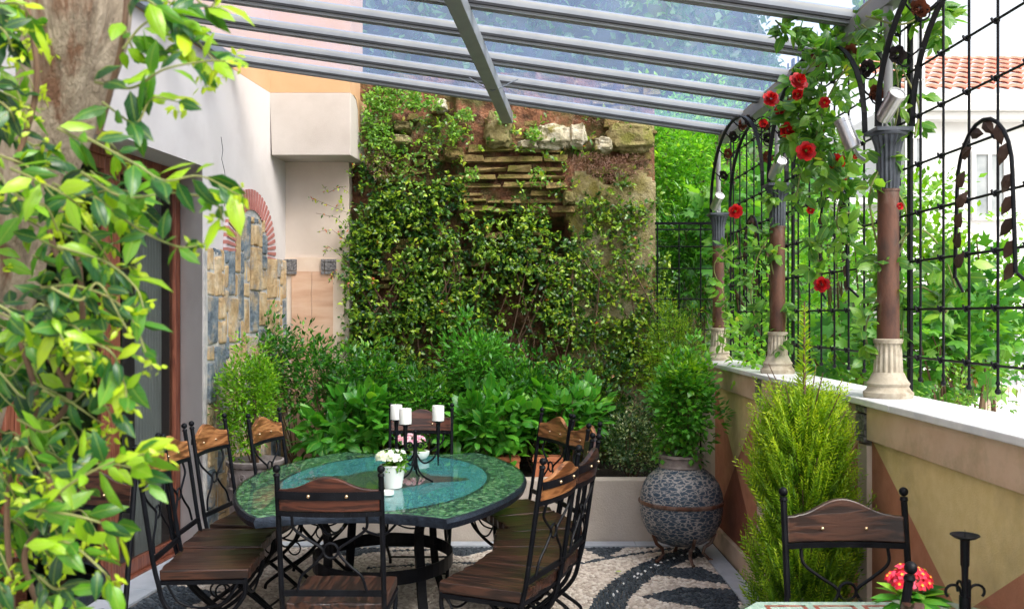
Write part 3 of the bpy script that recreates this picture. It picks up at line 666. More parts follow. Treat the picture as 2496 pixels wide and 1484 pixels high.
# interior
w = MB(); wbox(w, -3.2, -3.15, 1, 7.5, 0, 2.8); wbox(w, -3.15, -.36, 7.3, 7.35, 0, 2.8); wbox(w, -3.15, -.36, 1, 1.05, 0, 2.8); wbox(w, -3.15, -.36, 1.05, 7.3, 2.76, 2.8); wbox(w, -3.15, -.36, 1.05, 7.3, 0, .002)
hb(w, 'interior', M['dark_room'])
w = MB(); cp = []
for k in range(60):
    y = 6.36 + .34 * k / 59; cp.append((y, -.40 + .018 * math.sin(k * .9)))
for k in range(59):
    (y0, o0), (y1, o1) = cp[k], cp[k + 1]
    w.add([WL(o0, y0, .06), WL(o1, y1, .06), WL(o1, y1, 2.68), WL(o0, y0, 2.68)], [(0, 1, 2, 3)])
hb(w, 'reflection_sheet', M['reflection_sheet'], smooth=True)  # folded grey sheet added to stand for a pale reflection in the door glass

# ================================================================= PLANTER WALL
w = MB(); w.box(-2.095, 1.53, 7.05, 7.19, -.3, .475); 
pl = w.build('planter_wall', M['plaster_planter'], bevel=.01); tag(pl, 'low rendered planter wall along the back of the terrace', 'planter wall')
w = MB(); w.box(-2.05, 2.2, 7.19, 9.2, -1.4, .43); structure(w.build('soil', M['soil']), 'dark soil of the planting bed')

# ================================================================= PARAPET
PX = 1.53
par = empty('parapet_wall', 'terrace parapet painted with yellow and terracotta triangles under a white marble cap', 'parapet wall', (PX, 4, 0))
def pb(mb, name, mat, **k):
    o = mb.build(name, mat, None, **k); o.parent = par; o.location = (-PX, -4, 0); return o
w = MB(); w.box(PX + .02, PX + .24, -.9, 7.75, -1.49, 1.33); pb(w, 'wall', M['plaster_planter'])
w = MB(); w.box(PX - .012, PX + .02, -.9, 7.05, .0, .14); pb(w, 'skirting', M['coping'], bevel=.004)
w = MB()
y = -.9
while y < 7.7:
    y1 = min(y + 1.15, 7.76); w.box(PX - .035, PX + .265, y + .0015, y1 - .0015, 1.333, 1.362); y = y1
pb(w, 'marble_cap', M['marble_white'], bevel=.005)
COLY = [2.38, 4.06, 5.75, 7.40]; bays = [(.70, 2.38), (2.38, 4.06), (4.06, 5.75), (5.75, 7.40)]
w = MB()
for y0, y1 in bays: w.box(PX - .006, PX + .02, y0 + .055, min(y1 - .055, 7.6), 1.185, 1.3325)
pb(w, 'band', M['coping'], bevel=.003)
w = MB()
for cy in COLY[:3]: w.box(PX - .004, PX + .02, cy - .054, cy + .054, .141, 1.16)
pb(w, 'pilaster', M['marble_light'], bevel=.003)
for cy in COLY[:3]:
    w = MB()
    for i in range(3):
        for j in range(3):
            sy = (.02, .06, .02)[i]; sz_ = (.026, .09, .026)[j]
            y0 = cy - .053 + (0, .023, .086)[i]; z0 = 1.17 + (0, .03, .13)[j]
            w.box(PX - .014, PX + .02, y0, y0 + sy, z0, z0 + sz_)
    pb(w, 'wall_tile', M['tile_dark'], bevel=.002)
w = MB()
for y0, y1 in bays:
    a, b = y0 + .056, min(y1 - .056, 7.1); zc0, zc1 = .141, 1.184; mx = (a + b) / 2; mz = (zc0 + zc1) / 2 + .02; xx = PX + .018
    for cm, tri in ((0, [(a, zc1), (mx, mz), (b, zc1)]), (1, [(a, zc0), (mx, mz), (a, zc1)]), (1, [(b, zc1), (mx, mz), (b, zc0)]), (2, [(a, zc0), (b, zc0), (mx, mz)])):
        w.cm = cm; w.add([(xx, p[0], p[1]) for p in tri], [(0, 1, 2)])
pb(w, 'painted_panel', [M['yellow'], M['terra'], M['brownred']])

# ================================================================= COLUMNS
CXX = 1.64
def make_column():
    t = empty('column', 'x', 'column', (0, 0, 1.362), 0, 'iron columns standing on the parapet')
    m = MB(); m.lathe([(.100, 0), (.104, .012), (.104, .024), (.092, .034), (.084, .048), (.090, .062), (.078, .078), (.066, .105), (.062, .11)], n=32); m.lathe([(.062, .1101), (.056, .235)], n=80, flute=16, fd=.10); m.lathe([(.061, .2352), (.062, .252), (.052, .256)], n=32)
    m.build('stone_base', M['stonebase'], t, True)
    m = MB(); m.lathe([(.047, .25), (.045, .55), (.0445, .90)], n=28); m.lathe([(.048, .895), (.048, .905)], n=28); m.build('shaft', M['rust'], t, True)
    m = MB(); m.lathe([(.046, .905), (.050, .96), (.050, 1.05), (.060, 1.10), (.072, 1.135)], n=80, flute=16, fd=.12); m.lathe([(.074, 1.135), (.079, 1.142), (.079, 1.148)], n=32)
    m.box(-.078, .078, -.078, .078, 1.149, 1.165)
    m.build('capital', M['capital'], t, True)
    m = MB(); m.lathe([(.019, 1.165), (.019, 1.70)], n=16); m.build('roof_post', M['alu'], t, True)
    return t
colp = make_column()
cl_lab = ['nearest column on the parapet, outside the frame on the right', 'tall rusty column with fluted stone base nearest in view, rose stem climbing it', 'middle rusty column on the parapet beside the red roses', 'farthest rusty column at the back corner of the parapet']
cols_ = []
for k, cy in enumerate(COLY[1:]):
    c = colp if k == 0 else copy_tree(colp)
    c.location = (CXX, cy, 1.362); c['label'] = cl_lab[k + 1]; cols_.append(c)
CTOP = 1.362 + 1.165

# arches with iron roses
def petal_rose(rad, nlay=5, npet=6, cup=1.0, seed=1):
    """returns V,F arrays of a layered rose, opening towards +Z"""
    r_ = random.Random(seed); V = []; Fq = []
    for li in range(nlay):
        f = (li + 1) / nlay; rr_ = rad * f; tilt = R(80 - 62 * f) * cup
        for p in range(npet - (2 if li == 0 else 0)):
            a0 = 2 * math.pi * p / npet + li * .55 + r_.uniform(-.12, .12); wd = 2 * math.pi / npet * 1.35
            o = len(V); nu, nv = 4, 3
            for iu in range(nu):
                for iv in range(nv):
                    u = iu / (nu - 1) - .5; v = iv / (nv - 1)
                    rad_ = rr_ * (.22 + .78 * v * math.cos(tilt) + .0) * (1 - .25 * abs(u * 2) ** 2 * v)
                    zz = rad * (.75 * v * math.sin(tilt) * (1 - .1 * li)) - rad * .12 * li * .5 + r_.uniform(-.02, .02) * rad + (rad * -.08 * v * v if li > nlay // 2 else 0)
                    ang_ = a0 + u * wd * (.55 + .45 * v)
                    V.append((rad_ * math.cos(ang_), rad_ * math.sin(ang_), zz))
            for iu in range(nu - 1):
                for iv in range(nv - 1): Fq.append((o + iu * nv + iv, o + iu * nv + iv + 1, o + (iu + 1) * nv + iv + 1, o + (iu + 1) * nv + iv))
    V = np.array(V); V[:, 2] += rad * .2
    return V, np.array(Fq)
def rose_obj(name, loc, d, rad, mat, parent, seed=1, nlay=5, npet=6, cup=1.0):
    V, Fq = petal_rose(rad, nlay, npet, cup, seed)
    rn = np.repeat(np.random.default_rng(seed).uniform(0, 1, len(V) // 12), 12)[:len(V)]
    o = npmesh(name, V, Fq, rn, mat, parent, True)
    o.location = loc; o.rotation_euler = Vector(d).to_track_quat('Z', 'Y').to_euler()
    return o
arch_lab = ['iron arch with forged roses between the two nearest columns in view', 'iron arch with forged roses spanning from the middle column to the far column', 'near iron arch leaving the frame at the top right above the fence']
def arch(y0, y1, lab, k):
    t = empty('iron_arch', lab, 'arch', (CXX, (y0 + y1) / 2, CTOP), 0, 'forged arches over the parapet columns')
    hs_ = (y1 - y0) / 2 - .07; rise = .57
    for dx in (-.075, .075):
        m = MB(); pts = []
        for q in range(25):
            a = math.pi * q / 24; pts.append((dx, -hs_ * math.cos(a), rise * math.sin(a) ** .9 if a not in (0, math.pi) else 0))
        for q in range(24):
            m.beam(pts[q], pts[q + 1], .022, .009, up=(0, -math.cos(math.pi * (q + .5) / 24) / hs_, math.sin(math.pi * (q + .5) / 24) / rise))
        m.build('arch_bar', M['iron'], t)
    for q, a in enumerate((.34, .62, .95, 1.30, 1.62, 1.95, 2.28, 2.62)):
        y = -hs_ * math.cos(a); z = rise * math.sin(a) ** .9
        m = MB(); pts = []
        for s in range(13):
            tt = s / 12; pts.append((-.075 + .15 * tt, y + .03 * math.sin(tt * 2 * math.pi), z + .022 * math.cos(tt * 2 * math.pi) - .02))
        m.tube(pts, .0045, 6)
        ring = [(.03 * math.cos(b) - .0, y + .0, z - .045 + .03 * math.sin(b)) for b in np.linspace(0, 2 * math.pi, 14)[:-1]]
        m.tube(ring, .004, 6, closed=True)
        m.build('scroll', M['iron'], t, True)
        rose_obj('forged_rose', (rs.uniform(-.03, .03), y, z - .025), (-.75, -.5, -.35 + rs.uniform(-.3, .3)), .046, M['petal_copper'] if q % 2 == 0 else M['petal_iron'], t, 10 * k + q, 5, 5)
arch(4.06, 5.75, arch_lab[0], 0); arch(5.75, 7.40, arch_lab[1], 1); arch(2.38, 4.06, arch_lab[2], 2)

# spotlights on the capitals
def spotlight(loc, d, lab, sc=1.0):
    t = empty('spotlight', lab, 'spotlight', loc, 0, 'steel spotlights on the column capitals')
    q = Vector(d).to_track_quat('Z', 'Y').to_matrix().to_4x4()
    m = MB(); m.lathe([(.030, 0), (.034, .004), (.034, .125), (.037, .126), (.037, .142), (.031, .142), (.030, .134)], n=28, M4=q); m.build('housing', M['steel'], t, True)
    m = MB(); m.lathe([(.0305, .128), (.0305, .137)], n=28, M4=q); m.build('lens', M['lens'], t, True)
    m = MB(); m.tube([(0, 0, .0), (0.03, .02, -.03), (.06, .03, -.045)], .008, 8); m.build('bracket', M['steel'], t, True)
spotlight((CXX - .05, 4.00, CTOP + .035), (.16, -.80, .62), 'brushed steel spotlight on the nearest visible capital')
spotlight((CXX - .05, 5.69, CTOP + .035), (.16, -.80, .62), 'brushed steel spotlight on the middle capital')
spotlight((CXX - .05, 7.33, CTOP + .035), (.16, -.80, .62), 'brushed steel spotlight on the farthest capital')
spotlight((CXX - .125, 4.13, CTOP - .07), (-.30, .15, .9), 'second steel spotlight behind the nearest visible capital, tilted away')

# ================================================================= IRON FENCE
FX = 1.735
fence_lab = ['black iron grille fence of the bay leaving the frame at right', 'black iron grille fence between the near and middle columns', 'black iron grille fence between the middle and far columns']
for k, (y0, y1) in enumerate(bays[1:]):
    t = empty('iron_fence', fence_lab[k], 'fence', (FX, (y0 + y1) / 2, 1.362), 0, 'iron grille bays above the parapet')
    L_ = y1 - y0; nv = 8; zt = 3.3
    m = MB()
    vy = [-L_ / 2 + L_ * (i + .5) / nv for i in range(nv)]
    for vy_ in vy:
        m.tube([(0, vy_, .085), (0, vy_, zt - 1.362)], .0052, 6)
        m.ball((0, vy_, .085), .012, 8); m.ball((0, vy_, .115), .009, 8)
    hz = [1.54 + .205 * i - 1.362 for i in range(9)]
    for z in hz: m.tube([(-.011, -L_ / 2 + .01, z), (-.011, L_ / 2 - .01, z)], .0052, 6)
    for z in hz:
        for vy_ in vy: m.tube([(-.017, vy_ - .012, z - .012), (-.02, vy_, z), (-.017, vy_ + .012, z + .012)], .005, 5); m.ball((-.005, vy_, z), .0135, 7)
    m.build('grille', M['iron'], t, True)
    for vy_ in (-L_ / 2 + .012, L_ / 2 - .012):
        m = MB(); m.beam((0, vy_, .0), (0, vy_, zt - 1.362), .012, .012, up=(1, 0, 0)); m.build('post', M['iron'], t)
    # forged leaf hoop
    cy = {0: 3.34 - (y0 + y1) / 2, 1: 0, 2: 0}[k]
    hoop = []
    for q in range(31):
        u = q / 30
        if u < .3: p = (-.045, cy + .215 - .02 * (u / .3), 1.86 + .34 * (u / .3))
        elif u > .7: p = (-.045, cy - .215 + .02 * ((1 - u) / .3), 1.86 + .34 * ((1 - u) / .3))
        else:
            a = math.pi * (u - .3) / .4; p = (-.045, cy + .195 * math.cos(a), 2.20 + .22 * math.sin(a))
        hoop.append((p[0], p[1], p[2] - 1.362))
    m = MB(); m.tube(hoop, .0075, 7); m.tube([(-.04, hoop[0][1], hoop[0][2]), (0, hoop[0][1] + .03, hoop[0][2] - .05)], .006, 6); m.tube([(-.04, hoop[-1][1], hoop[-1][2]), (0, hoop[-1][1] - .03, hoop[-1][2] - .05)], .006, 6)
    hoop_o = m.build('hoop', M['iron'], t, True)
    P = np.array(hoop)[np.arange(1, 30, 1)]; n_ = len(P); sg = np.where(np.arange(n_) % 2 == 0, 1, -1)
    tan = np.array(hoop)[2:] - np.array(hoop)[:-2]; tan = unit(tan)
    A = tan * .8 + np.stack([rng.uniform(-.5, .1, n_), -tan[:, 2] * sg, tan[:, 1] * sg], -1) * .8
    leaves('forged_leaf', P[::2], A[::2], np.tile([[-1., -.6, 0]], (len(P[::2]), 1)), .085, .05, rng.uniform(0, 1, len(P[::2])), M['petal_leafiron'], hoop_o, T_FULL, False)
# rear fence panel between the old wall and the far column
t = empty('iron_fence', 'short iron fence panel between the ruined wall and the far column', 'fence', (1.45, 7.62, 1.0), 0, None)
m = MB(); z0, z1 = .3, 2.47
for x in np.linspace(1.19, 1.72, 4): m.tube([(x - 1.45, 0, z0 - 1.0), (x - 1.45, 0, z1 - 1.0)], .006, 6)
for z in (.7, .9, 1.1, 1.35, 1.6, 1.85, 2.1, 2.28): m.tube([(-.27, -.01, z - 1.0), (.28, -.01, z - 1.0)], .005, 6)
m.beam((-.28, 0, z1 - 1.0), (.30, 0, z1 - 1.0), .02, .02); m.beam((-.28, 0, z1 - 1.05), (.30, 0, z1 - 1.05), .012, .012)
m.build('grille', M['iron'], t, True)
m = MB(); m.box(-.26, .27, .012, .018, -.15, 1.0); m.build('glass_panel', M['glass'], t)

# ================================================================= GLASS ROOF
roof = empty('glass_roof', 'lean-to glass roof on pale aluminium bars over the terrace', 'glass roof', (0, 5, 3.3))
def rl(s): y = 6.95 - s; return Vector((-2.91 + SK * y, y, 3.62))
def rr2(s): y = 7.28 - s; return Vector((1.66, y, 3.15))
ro = Vector((0, 5, 3.3))
def roofpt(u, s): return rl(s) * (1 - u) + rr2(s) * u
SP = .548; NP = 11
m = MB(); k5 = MB()
for k in range(NP):
    s = k * SP + .02; a = rl(s) - ro; b = rr2(s) - ro
    m.beam(a, b, .062, .045); m.beam(a + Vector((0, 0, .035)), b + Vector((0, 0, .035)), .044, .024)
    for dy in (-.022, .022): m.beam(a + Vector((0, dy, -.026)), b + Vector((0, dy, -.026)), .012, .008)
    for dy in (-.038, .038): k5.beam(a + Vector((0, dy, -.008)), b + Vector((0, dy, -.008)), .012, .014)
m.build('rafter', M['alu'], roof); k5.build('gasket', M['gasket'], roof)
m = MB()
for k in range(NP - 1):
    s0 = k * SP + .06; s1 = (k + 1) * SP - .02; up = Vector((0, 0, .035)) - ro
    p = [rl(s0) + up, rr2(s0) + up, rr2(s1) + up, rl(s1) + up]; m.add(p, [(0, 3, 2, 1)])
m.build('glass_panel', M['glass_roof'], roof)
m = MB(); a = Vector((-.035, 7.30, 3.262)) - ro; dr = (Vector((-.27, 4.8, 3.30)) - Vector((-.035, 7.30, 3.262))); b = a + dr * 2.1
m.beam(a, b, .085, .085); m.build('center_beam', M['alu'], roof, bevel=.004)
m = MB(); m.beam(rr2(-.06) - ro + Vector((0, 0, -.045)), rr2(5.8) - ro + Vector((0, 0, -.045)), .07, .075); m.beam(rr2(-.06) - ro + Vector((.04, 0, .02)), rr2(5.8) - ro + Vector((.04, 0, .02)), .05, .07)
m.build('gutter', M['alu'], roof, bevel=.004)
m = MB(); m.beam(rl(-.03) - ro + Vector((.03, 0, -.01)), rl(5.8) - ro + Vector((.03, 0, -.01)), .06, .07); m.build('wall_plate', M['alu_dark'], roof, bevel=.004)
m = MB(); 
for s in (1.02, 3.0):
    c0 = a.lerp(b, s / 5.3) ; m.tube([c0 + Vector((-.16, .02, .05)), c0 + Vector((-.06, 0, -.02)), c0 + Vector((0, -.03, -.052)), c0 + Vector((.06, 0, -.02)), c0 + Vector((.17, .02, .04))], .004, 6)
m.build('cable', M['alu_dark'], roof, True)

# ================================================================= RUINED WALL
YW = 8.30
ruin = empty('ruined_wall', 'ancient crumbling brick and rubble wall overgrown with creepers', 'ruined wall', (0, YW, .4))
nxg, nzg = 110, 130
xg = np.linspace(-1.62, 1.27, nxg); zg = np.linspace(.3, 3.85, nzg)
Vv = []; pier = lambda x, z: x > .50 + .03 * math.sin(z * 9) and z < 2.93 + .05 * math.sin(x * 13)
for z in zg:
    for x in xg:
        v = Vector((x * 2.3, z * 2.3, 3.1)); d = .16 * mnoise.fractal(v, 1.0, 2.0, 5) + .05 * mnoise.noise(v * 6)
        if pier(x, z): d = .10 + .02 * mnoise.fractal(v * 2, 1.0, 2.0, 4)
        elif -.46 < x < .5 and z < 2.62 and z > 1.4: d -= .25 * min(1, (2.62 - z) * 9) * min(1, (z - 1.4) * 2)
        if -.5 < x < .55 and z > 2.6: d = .115 + .035 * mnoise.noise(v * 5)
        elif z > 2.9: d = max(d, .03) + .03 * mnoise.noise(v * 7)
        if x > 1.2: d -= (x - 1.2) * .5
        Vv.append((x, -d, z - .4))
Fq = []; mi = []
for j in range(nzg - 1):
    for i in range(nxg - 1):
        o = j * nxg + i; Fq.append((o, o + 1, o + nxg + 1, o + nxg)); mi.append(1 if pier(xg[i], zg[j]) else 0)
me = bpy.data.meshes.new('rubble'); me.from_pydata(Vv, [], Fq); me.materials.append(M['rubble']); me.materials.append(M['render_old'])
me.polygons.foreach_set('material_index', mi); me.polygons.foreach_set('use_smooth', [True] * len(Fq))
o = bpy.data.objects.new('wall', me); C.objects.link(o); o.parent = ruin
m = MB(); m.box(-1.6, 1.26, .28, .8, -2, 3.3); m.box(1.0, 1.26, -.07, .3, -2, 2.5); m.build('core', M['rubble'], ruin)
# projecting thin brick courses
m = MB(); rs2 = random.Random(11)
def slab(x0, x1, z0, z1, d, y_=0):
    j = lambda a=.012: rs2.uniform(-a, a)
    p = [(x0 + j(), -d + j(.015), z0 + j(.009)), (x1 + j(), -d + j(.03), z0 + j(.009)), (x1, .15, z0), (x0, .15, z0), (x0 + j(), -d + j(.015) + .01, z1 + j(.009)), (x1 + j(), -d + j(.03) + .01, z1 + j(.009)), (x1, .15, z1), (x0, .15, z1)]
    m.hexa([(q[0], q[1], q[2] - .4) for q in p])
z = 2.63
while z < 3.20:
    h = rs2.uniform(.026, .062); x = -.43 + rs2.uniform(-.03, .05); xe = .50 + rs2.uniform(-.05, .06)
    while x < xe:
        wd = rs2.uniform(.12, .42); hh = h * rs2.uniform(.7, 1.12); zz = z + rs2.uniform(-.007, .007); (slab(x, min(x + wd, xe), zz, zz + hh, .135 + rs2.uniform(0, .07)) if rs2.random() > .07 else None); x += wd + rs2.uniform(.002, .03)
    z += h + rs2.uniform(.018, .034)
for k in range(150):
    x = rs2.uniform(-1.25, 1.2); z = rs2.uniform(2.7, 3.75)
    if -.45 < x < .5 and z < 3.2: continue
    if x > .5 and z < 2.95: continue
    wd = rs2.uniform(.05, .2); slab(x, x + wd, z, z + rs2.uniform(.02, .07), .02 + rs2.uniform(0, .12))
for k in range(45):
    x = rs2.uniform(-1.3, .3); z = rs2.uniform(1.9, 2.7); wd = rs2.uniform(.08, .25); slab(x, x + wd, z, z + rs2.uniform(.03, .05), .06 + rs2.uniform(0, .07))
m.build('brick_course', M['mossbrick'], ruin, bevel=.006, seg=1)
def boulder(x, z, rx, rz, mat, seed, ry=.14, lab=None):
    m = MB(); nu, nv = 40, 26; vs = []; fs = []
    for j in range(nv + 1):
        for i in range(nu):
            a = 2 * math.pi * i / nu; b = math.pi * j / nv; d = Vector((math.sin(b) * math.cos(a), math.sin(b) * math.sin(a), math.cos(b)))
            e = Vector([math.copysign(abs(c) ** .62, c) for c in d]); q = 1 + .20 * mnoise.fractal(d * 1.8 + Vector((seed, 0, 0)), .8, 2.2, 6) + .05 * mnoise.cell(d * 3 + Vector((seed, 0, 0)))
            vs.append((x + e.x * rx * q, -.12 + e.y * ry * q, z - .4 + e.z * rz * q))
    for j in range(nv):
        for i in range(nu): fs.append((j * nu + i, j * nu + (i + 1) % nu, (j + 1) * nu + (i + 1) % nu, (j + 1) * nu + i))
    m.add(vs, fs); m.build('boulder', mat, ruin, True)
boulder(.36, 3.27, .155, .105, M['palestone'], 1); boulder(.57, 3.28, .075, .10, M['palestone'], 2); boulder(-.125, 3.33, .125, .15, M['mossstone'], 3)
boulder(1.03, 3.27, .20, .12, M['mossstone'], 4); boulder(-.62, 3.55, .05, .055, M['palestone'], 5); boulder(.14, 3.20, .09, .045, M['palestone'], 6)
boulder(-.95, 3.36, .075, .045, M['mossstone'], 7); boulder(-.97, 3.24, .09, .05, M['mossstone'], 8); boulder(.50, 2.74, .06, .06, M['mossstone'], 9); boulder(.80, 3.2, .08, .07, M['palestone'], 10)
boulder(-1.30, 3.42, .10, .07, M['palestone'], 11); boulder(-.5, 3.12, .09, .06, M['mossbrick'], 12)
# slats beside the ruin
m = MB()
for k in range(4): m.box(-1.36 + k * .055, -1.325 + k * .055, -.05, -.03, 2.0, 2.75 - .05 * (k % 2) + k * .05)
m.build('fence_slat', M['mossbrick'], ruin)
# creeper foliage
def mass(name, label, cat, n, sampler, L, W, mat, T=T_MID, group=None, kind=None, stems=None, origin=(0, YW, .4)):
    P, A, rnd = sampler(n); nn = len(P)
    t = empty(name, label, cat, origin, 0, group, kind)
    LL = L * rng.uniform(.55, 1.25, nn)
    leaves('foliage', P - np.array(origin), A, rdir(nn) * .7 + np.array([0, -.6, .7]), LL, LL * W / L, rnd, mat, t, T)
    if stems:
        m = MB()
        for st_ in stems: m.tube([np.array(q) - np.array(origin) for q in st_], [.006] * len(st_), 5)
        m.build('stem', M['stem'], t, True)
    return t
def nz3(x, z, s, seed=0): return mnoise.noise(Vector((x * s + seed, z * s, seed * .37)))
def ivy_sampler(dens, depth, x0, x1, z0, z1, yb=YW):
    def f(n):
        P = []; A = []; rn = []
        while len(P) < n:
            x = random.uniform(x0, x1); z = random.uniform(z0, z1)
            if random.random() > dens(x, z): continue
            # clump: a twig with several leaves
            tw = Vector((random.gauss(0, .6), -abs(random.gauss(0, .5)) - .2, random.gauss(.1, .6))).normalized()
            dd = .05 + depth(x, z) * random.random(); p0 = Vector((x, yb - dd, z)); ln = random.uniform(.05, .16); k = random.randint(4, 9); b = random.random()
            for i in range(k):
                q = p0 + tw * ln * i / k; P.append(q); sd = Vector((random.gauss(0, 1), random.gauss(-.3, 1), random.gauss(0, .9)))
                A.append(tw * .6 + sd * .8); rn.append(.5 * b + .5 * random.random() * (.6 + .4 * i / k) + .08 * (i / k))
        return np.array(P), np.array(A), np.array(rn)
    return f
def px2(px, py, Y=8.1): p = at(px, py, Y); return p.x, p.z
def d_main(x, z):
    # in picture terms at the ivy depth
    px = x / 8.1 * F + CX; py = HY - (z - EYE) / 8.1 * F
    n = nz3(x, z, 3.2, 5); v = 0
    if px < 868 and py < 500: return 0
    if 830 < px < 1405:
        top = 450 + 60 * math.sin(px * .013) if px < 1130 else 540
        v = min(1, max(0, (py - top + 60) / 120)) * max(.10, .72 + n * 1.3)
        e = ((px - 1265) / 80) ** 2 + ((py - 790) / 95) ** 2
        if e < 1: v *= .18 + .3 * e
        e = ((px - 1340) / 45) ** 2 + ((py - 600) / 70) ** 2
        if e < 1: v *= .35
        v = max(v, (.42 + n * .9) if (px < 1130 and py > 300) else 0, (.10 + n * .45) if py > 280 else 0)
    elif 1405 <= px < 1640:
        v = (.5 + n * 1.4) if py > 480 else max(0, .08 + n * .4)
        if py > 650: v += .12
        if px > 1585: v += .2 if py > 620 else -.3
    return max(0, min(1, v))
mass('climbing_creeper', 'dense glossy creeper covering the lower half of the ruined wall', 'creeper', 29000, ivy_sampler(lambda x, z: d_main(x, z) * (1 if z < 2.9 else .6), lambda x, z: .25 if x < .5 else .14, -1.55, 1.45, .5, 3.5), .045, .026, LM['ivy'], T_MID, None, None,
     [[(random.uniform(-1.4, 1.2), 8.1, .5)] + [(x_ := random.uniform(-1.4, 1.2), 8.12, .9)] + [(x_ + random.uniform(-.3, .3), 8.12, 1.5), (x_ + random.uniform(-.4, .4), 8.1, 2.2)] for _ in range(26)])
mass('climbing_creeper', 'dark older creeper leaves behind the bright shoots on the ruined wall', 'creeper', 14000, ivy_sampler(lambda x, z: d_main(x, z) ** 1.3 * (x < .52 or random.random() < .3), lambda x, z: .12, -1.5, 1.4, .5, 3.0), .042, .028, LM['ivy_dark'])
# green tuft at the top left and small tufts
def tuft_s(spots):
    def f(n):
        P = []; A = []; rn = []
        for i in range(n):
            (px, py, rx, ry, w_) = random.choices(spots, [s[4] for s in spots])[0]
            a = random.uniform(0, 6.28); q = math.sqrt(random.random()); x, z = px2(px + rx * q * math.cos(a), py + ry * q * math.sin(a), 8.05)
            P.append((x, 8.05 - random.uniform(0, .12), z)); A.append((random.gauss(0, 1), random.gauss(-.6, .6), random.gauss(.2, .9))); rn.append(random.random())
        return np.array(P), np.array(A), np.array(rn)
    return f
mass('wall_herb', 'bright green herbs growing out of the top of the ruined wall', 'wall plant', 2600, tuft_s([(960, 245, 70, 35, 10), (920, 300, 35, 60, 6), (1040, 255, 40, 18, 3), (1135, 285, 22, 14, 2), (1110, 325, 20, 20, 1.5), (1230, 290, 22, 16, 1.5), (1300, 330, 14, 20, 1.2), (930, 350, 40, 40, 2), (1150, 430, 20, 18, 1), (1312, 437, 24, 22, 1), (1000, 400, 60, 60, 2)]), .035, .022, LM['herb'])

mass('dry_plant', 'dry reddish brown twigs on top of the old rendered pier', 'dry plant', 2600, tuft_s([(1440, 400, 60, 22, 6), (1530, 405, 60, 25, 6), (1500, 430, 70, 14, 3), (930, 400, 35, 40, 3), (1180, 290, 60, 16, 2), (1480, 290, 90, 18, 3)]), .030, .004, LM['dry'], T_LOW)
# sprigs reaching over the rear wall on the left
def sprig(pts, n, L, W, mat, t, rad=.03, name='foliage', T=T_MID, org=None, droop=0, bias=0, stemr=.003, smat=None):
    pts = [Vector(p) for p in pts]; seg = []
    for i in range(len(pts) - 1):
        for s in range(6): seg.append(pts[i].lerp(pts[i + 1], s / 6))
    seg.append(pts[-1]); seg = np.array([tuple(q) for q in seg])
    idx = rng.integers(0, len(seg) - 1, n); tan = unit(seg[idx + 1] - seg[idx] + 1e-6)
    P = seg[idx] + rdir(n) * rad * rng.uniform(0, 1, (n, 1)); A = tan * .5 + rdir(n) + np.array([0, 0, -droop])
    org = np.array(org if org is not None else (0, 0, 0), float)
    LL = L * rng.uniform(.6, 1.15, n)
    leaves(name, P - org, A, rdir(n) * .6 + np.array([0, -.4, .9]), LL, LL * W / L, np.clip(rng.uniform(0, 1, n) + bias, 0, 1), mat, t, T)
    return seg - org
t = empty('climbing_creeper', 'thin creeper sprigs reaching out over the plaster at the wall corner', 'creeper', at(850, 560, 8.0)); og = tuple(t.location)
m = MB()
for pts in ([(850, 520), (800, 500), (752, 480)], [(850, 470), (830, 455), (800, 470), (785, 450)], [(860, 600), (810, 560), (775, 565)], [(850, 640), (800, 600), (790, 620)], [(860, 430), (845, 420), (870, 400)], [(850, 700), (815, 660), (800, 690)], [(850, 560), (820, 530), (770, 520)]):
    sg_ = sprig([at(x, y, 7.95) for x, y in pts], 26, .032, .016, LM['ivy'], t, .03, org=og, bias=.15); m.tube(sg_[::3], .002, 4)
m.build('stem', M['stem'], t)

# ================================================================= HILLSIDE AND TREES BEHIND
hx = np.linspace(-8, 9, 50); hz_ = np.linspace(0, 1, 34); Vv = []; Fq = []
for j, u in enumerate(hz_):
    for i, x in enumerate(hx):
        top = 9.5 - max(0, x - .8) * 1.1; top = max(top, 2.2); z = -1.6 + u * (top + 1.6)
        y = 9.3 + u * 3.0 + .5 * mnoise.noise(Vector((x * .7, u * 4, 1)))
        if x > 2: y += (x - 2) * 1.2
        Vv.append((x, y, z))
for j in range(len(hz_) - 1):
    for i in range(len(hx) - 1):
        o_ = j * len(hx) + i; Fq.append((o_, o_ + 1, o_ + len(hx) + 1, o_ + len(hx)))
me = bpy.data.meshes.new('hill'); me.from_pydata(Vv, [], Fq); me.materials.append(M['hill']); hill = bpy.data.objects.new('hill', me); C.objects.link(hill); structure(hill, 'steep overgrown hillside behind the ruined wall')
HV = np.array(Vv).reshape(len(hz_), len(hx), 3)
def hill_s(n):
    i = rng.integers(0, len(hx) - 1, n); j = rng.integers(8, len(hz_) - 1, n); u = rng.uniform(0, 1, (n, 1)); v = rng.uniform(0, 1, (n, 1))
    P = HV[j, i] * (1 - u) * (1 - v) + HV[j, i + 1] * u * (1 - v) + HV[j + 1, i] * (1 - u) * v + HV[j + 1, i + 1] * u * v
    nn = np.array([.5 + .9 * mnoise.noise(Vector((p[0] * 1.1, p[1], p[2] * 1.1))) for p in P])
    P[:, 1] -= rng.uniform(0, 1, n) * (.15 + .7 * np.clip(nn, 0, 1))
    return P, rdir(n) + np.array([0, -.6, .2]), np.clip(nn * .6 + .4 * rng.uniform(0, 1, n) - .05, 0, 1)
P, A, rn_ = hill_s(26000)
LL = .13 * rng.uniform(.6, 1.3, len(P))
hs_o = leaves('hill_vegetation', P, A, rdir(len(P)) * .6 + np.array([0, -.6, .7]), LL, LL * .6, rn_, LM['tree_far'], None, T_LOW)
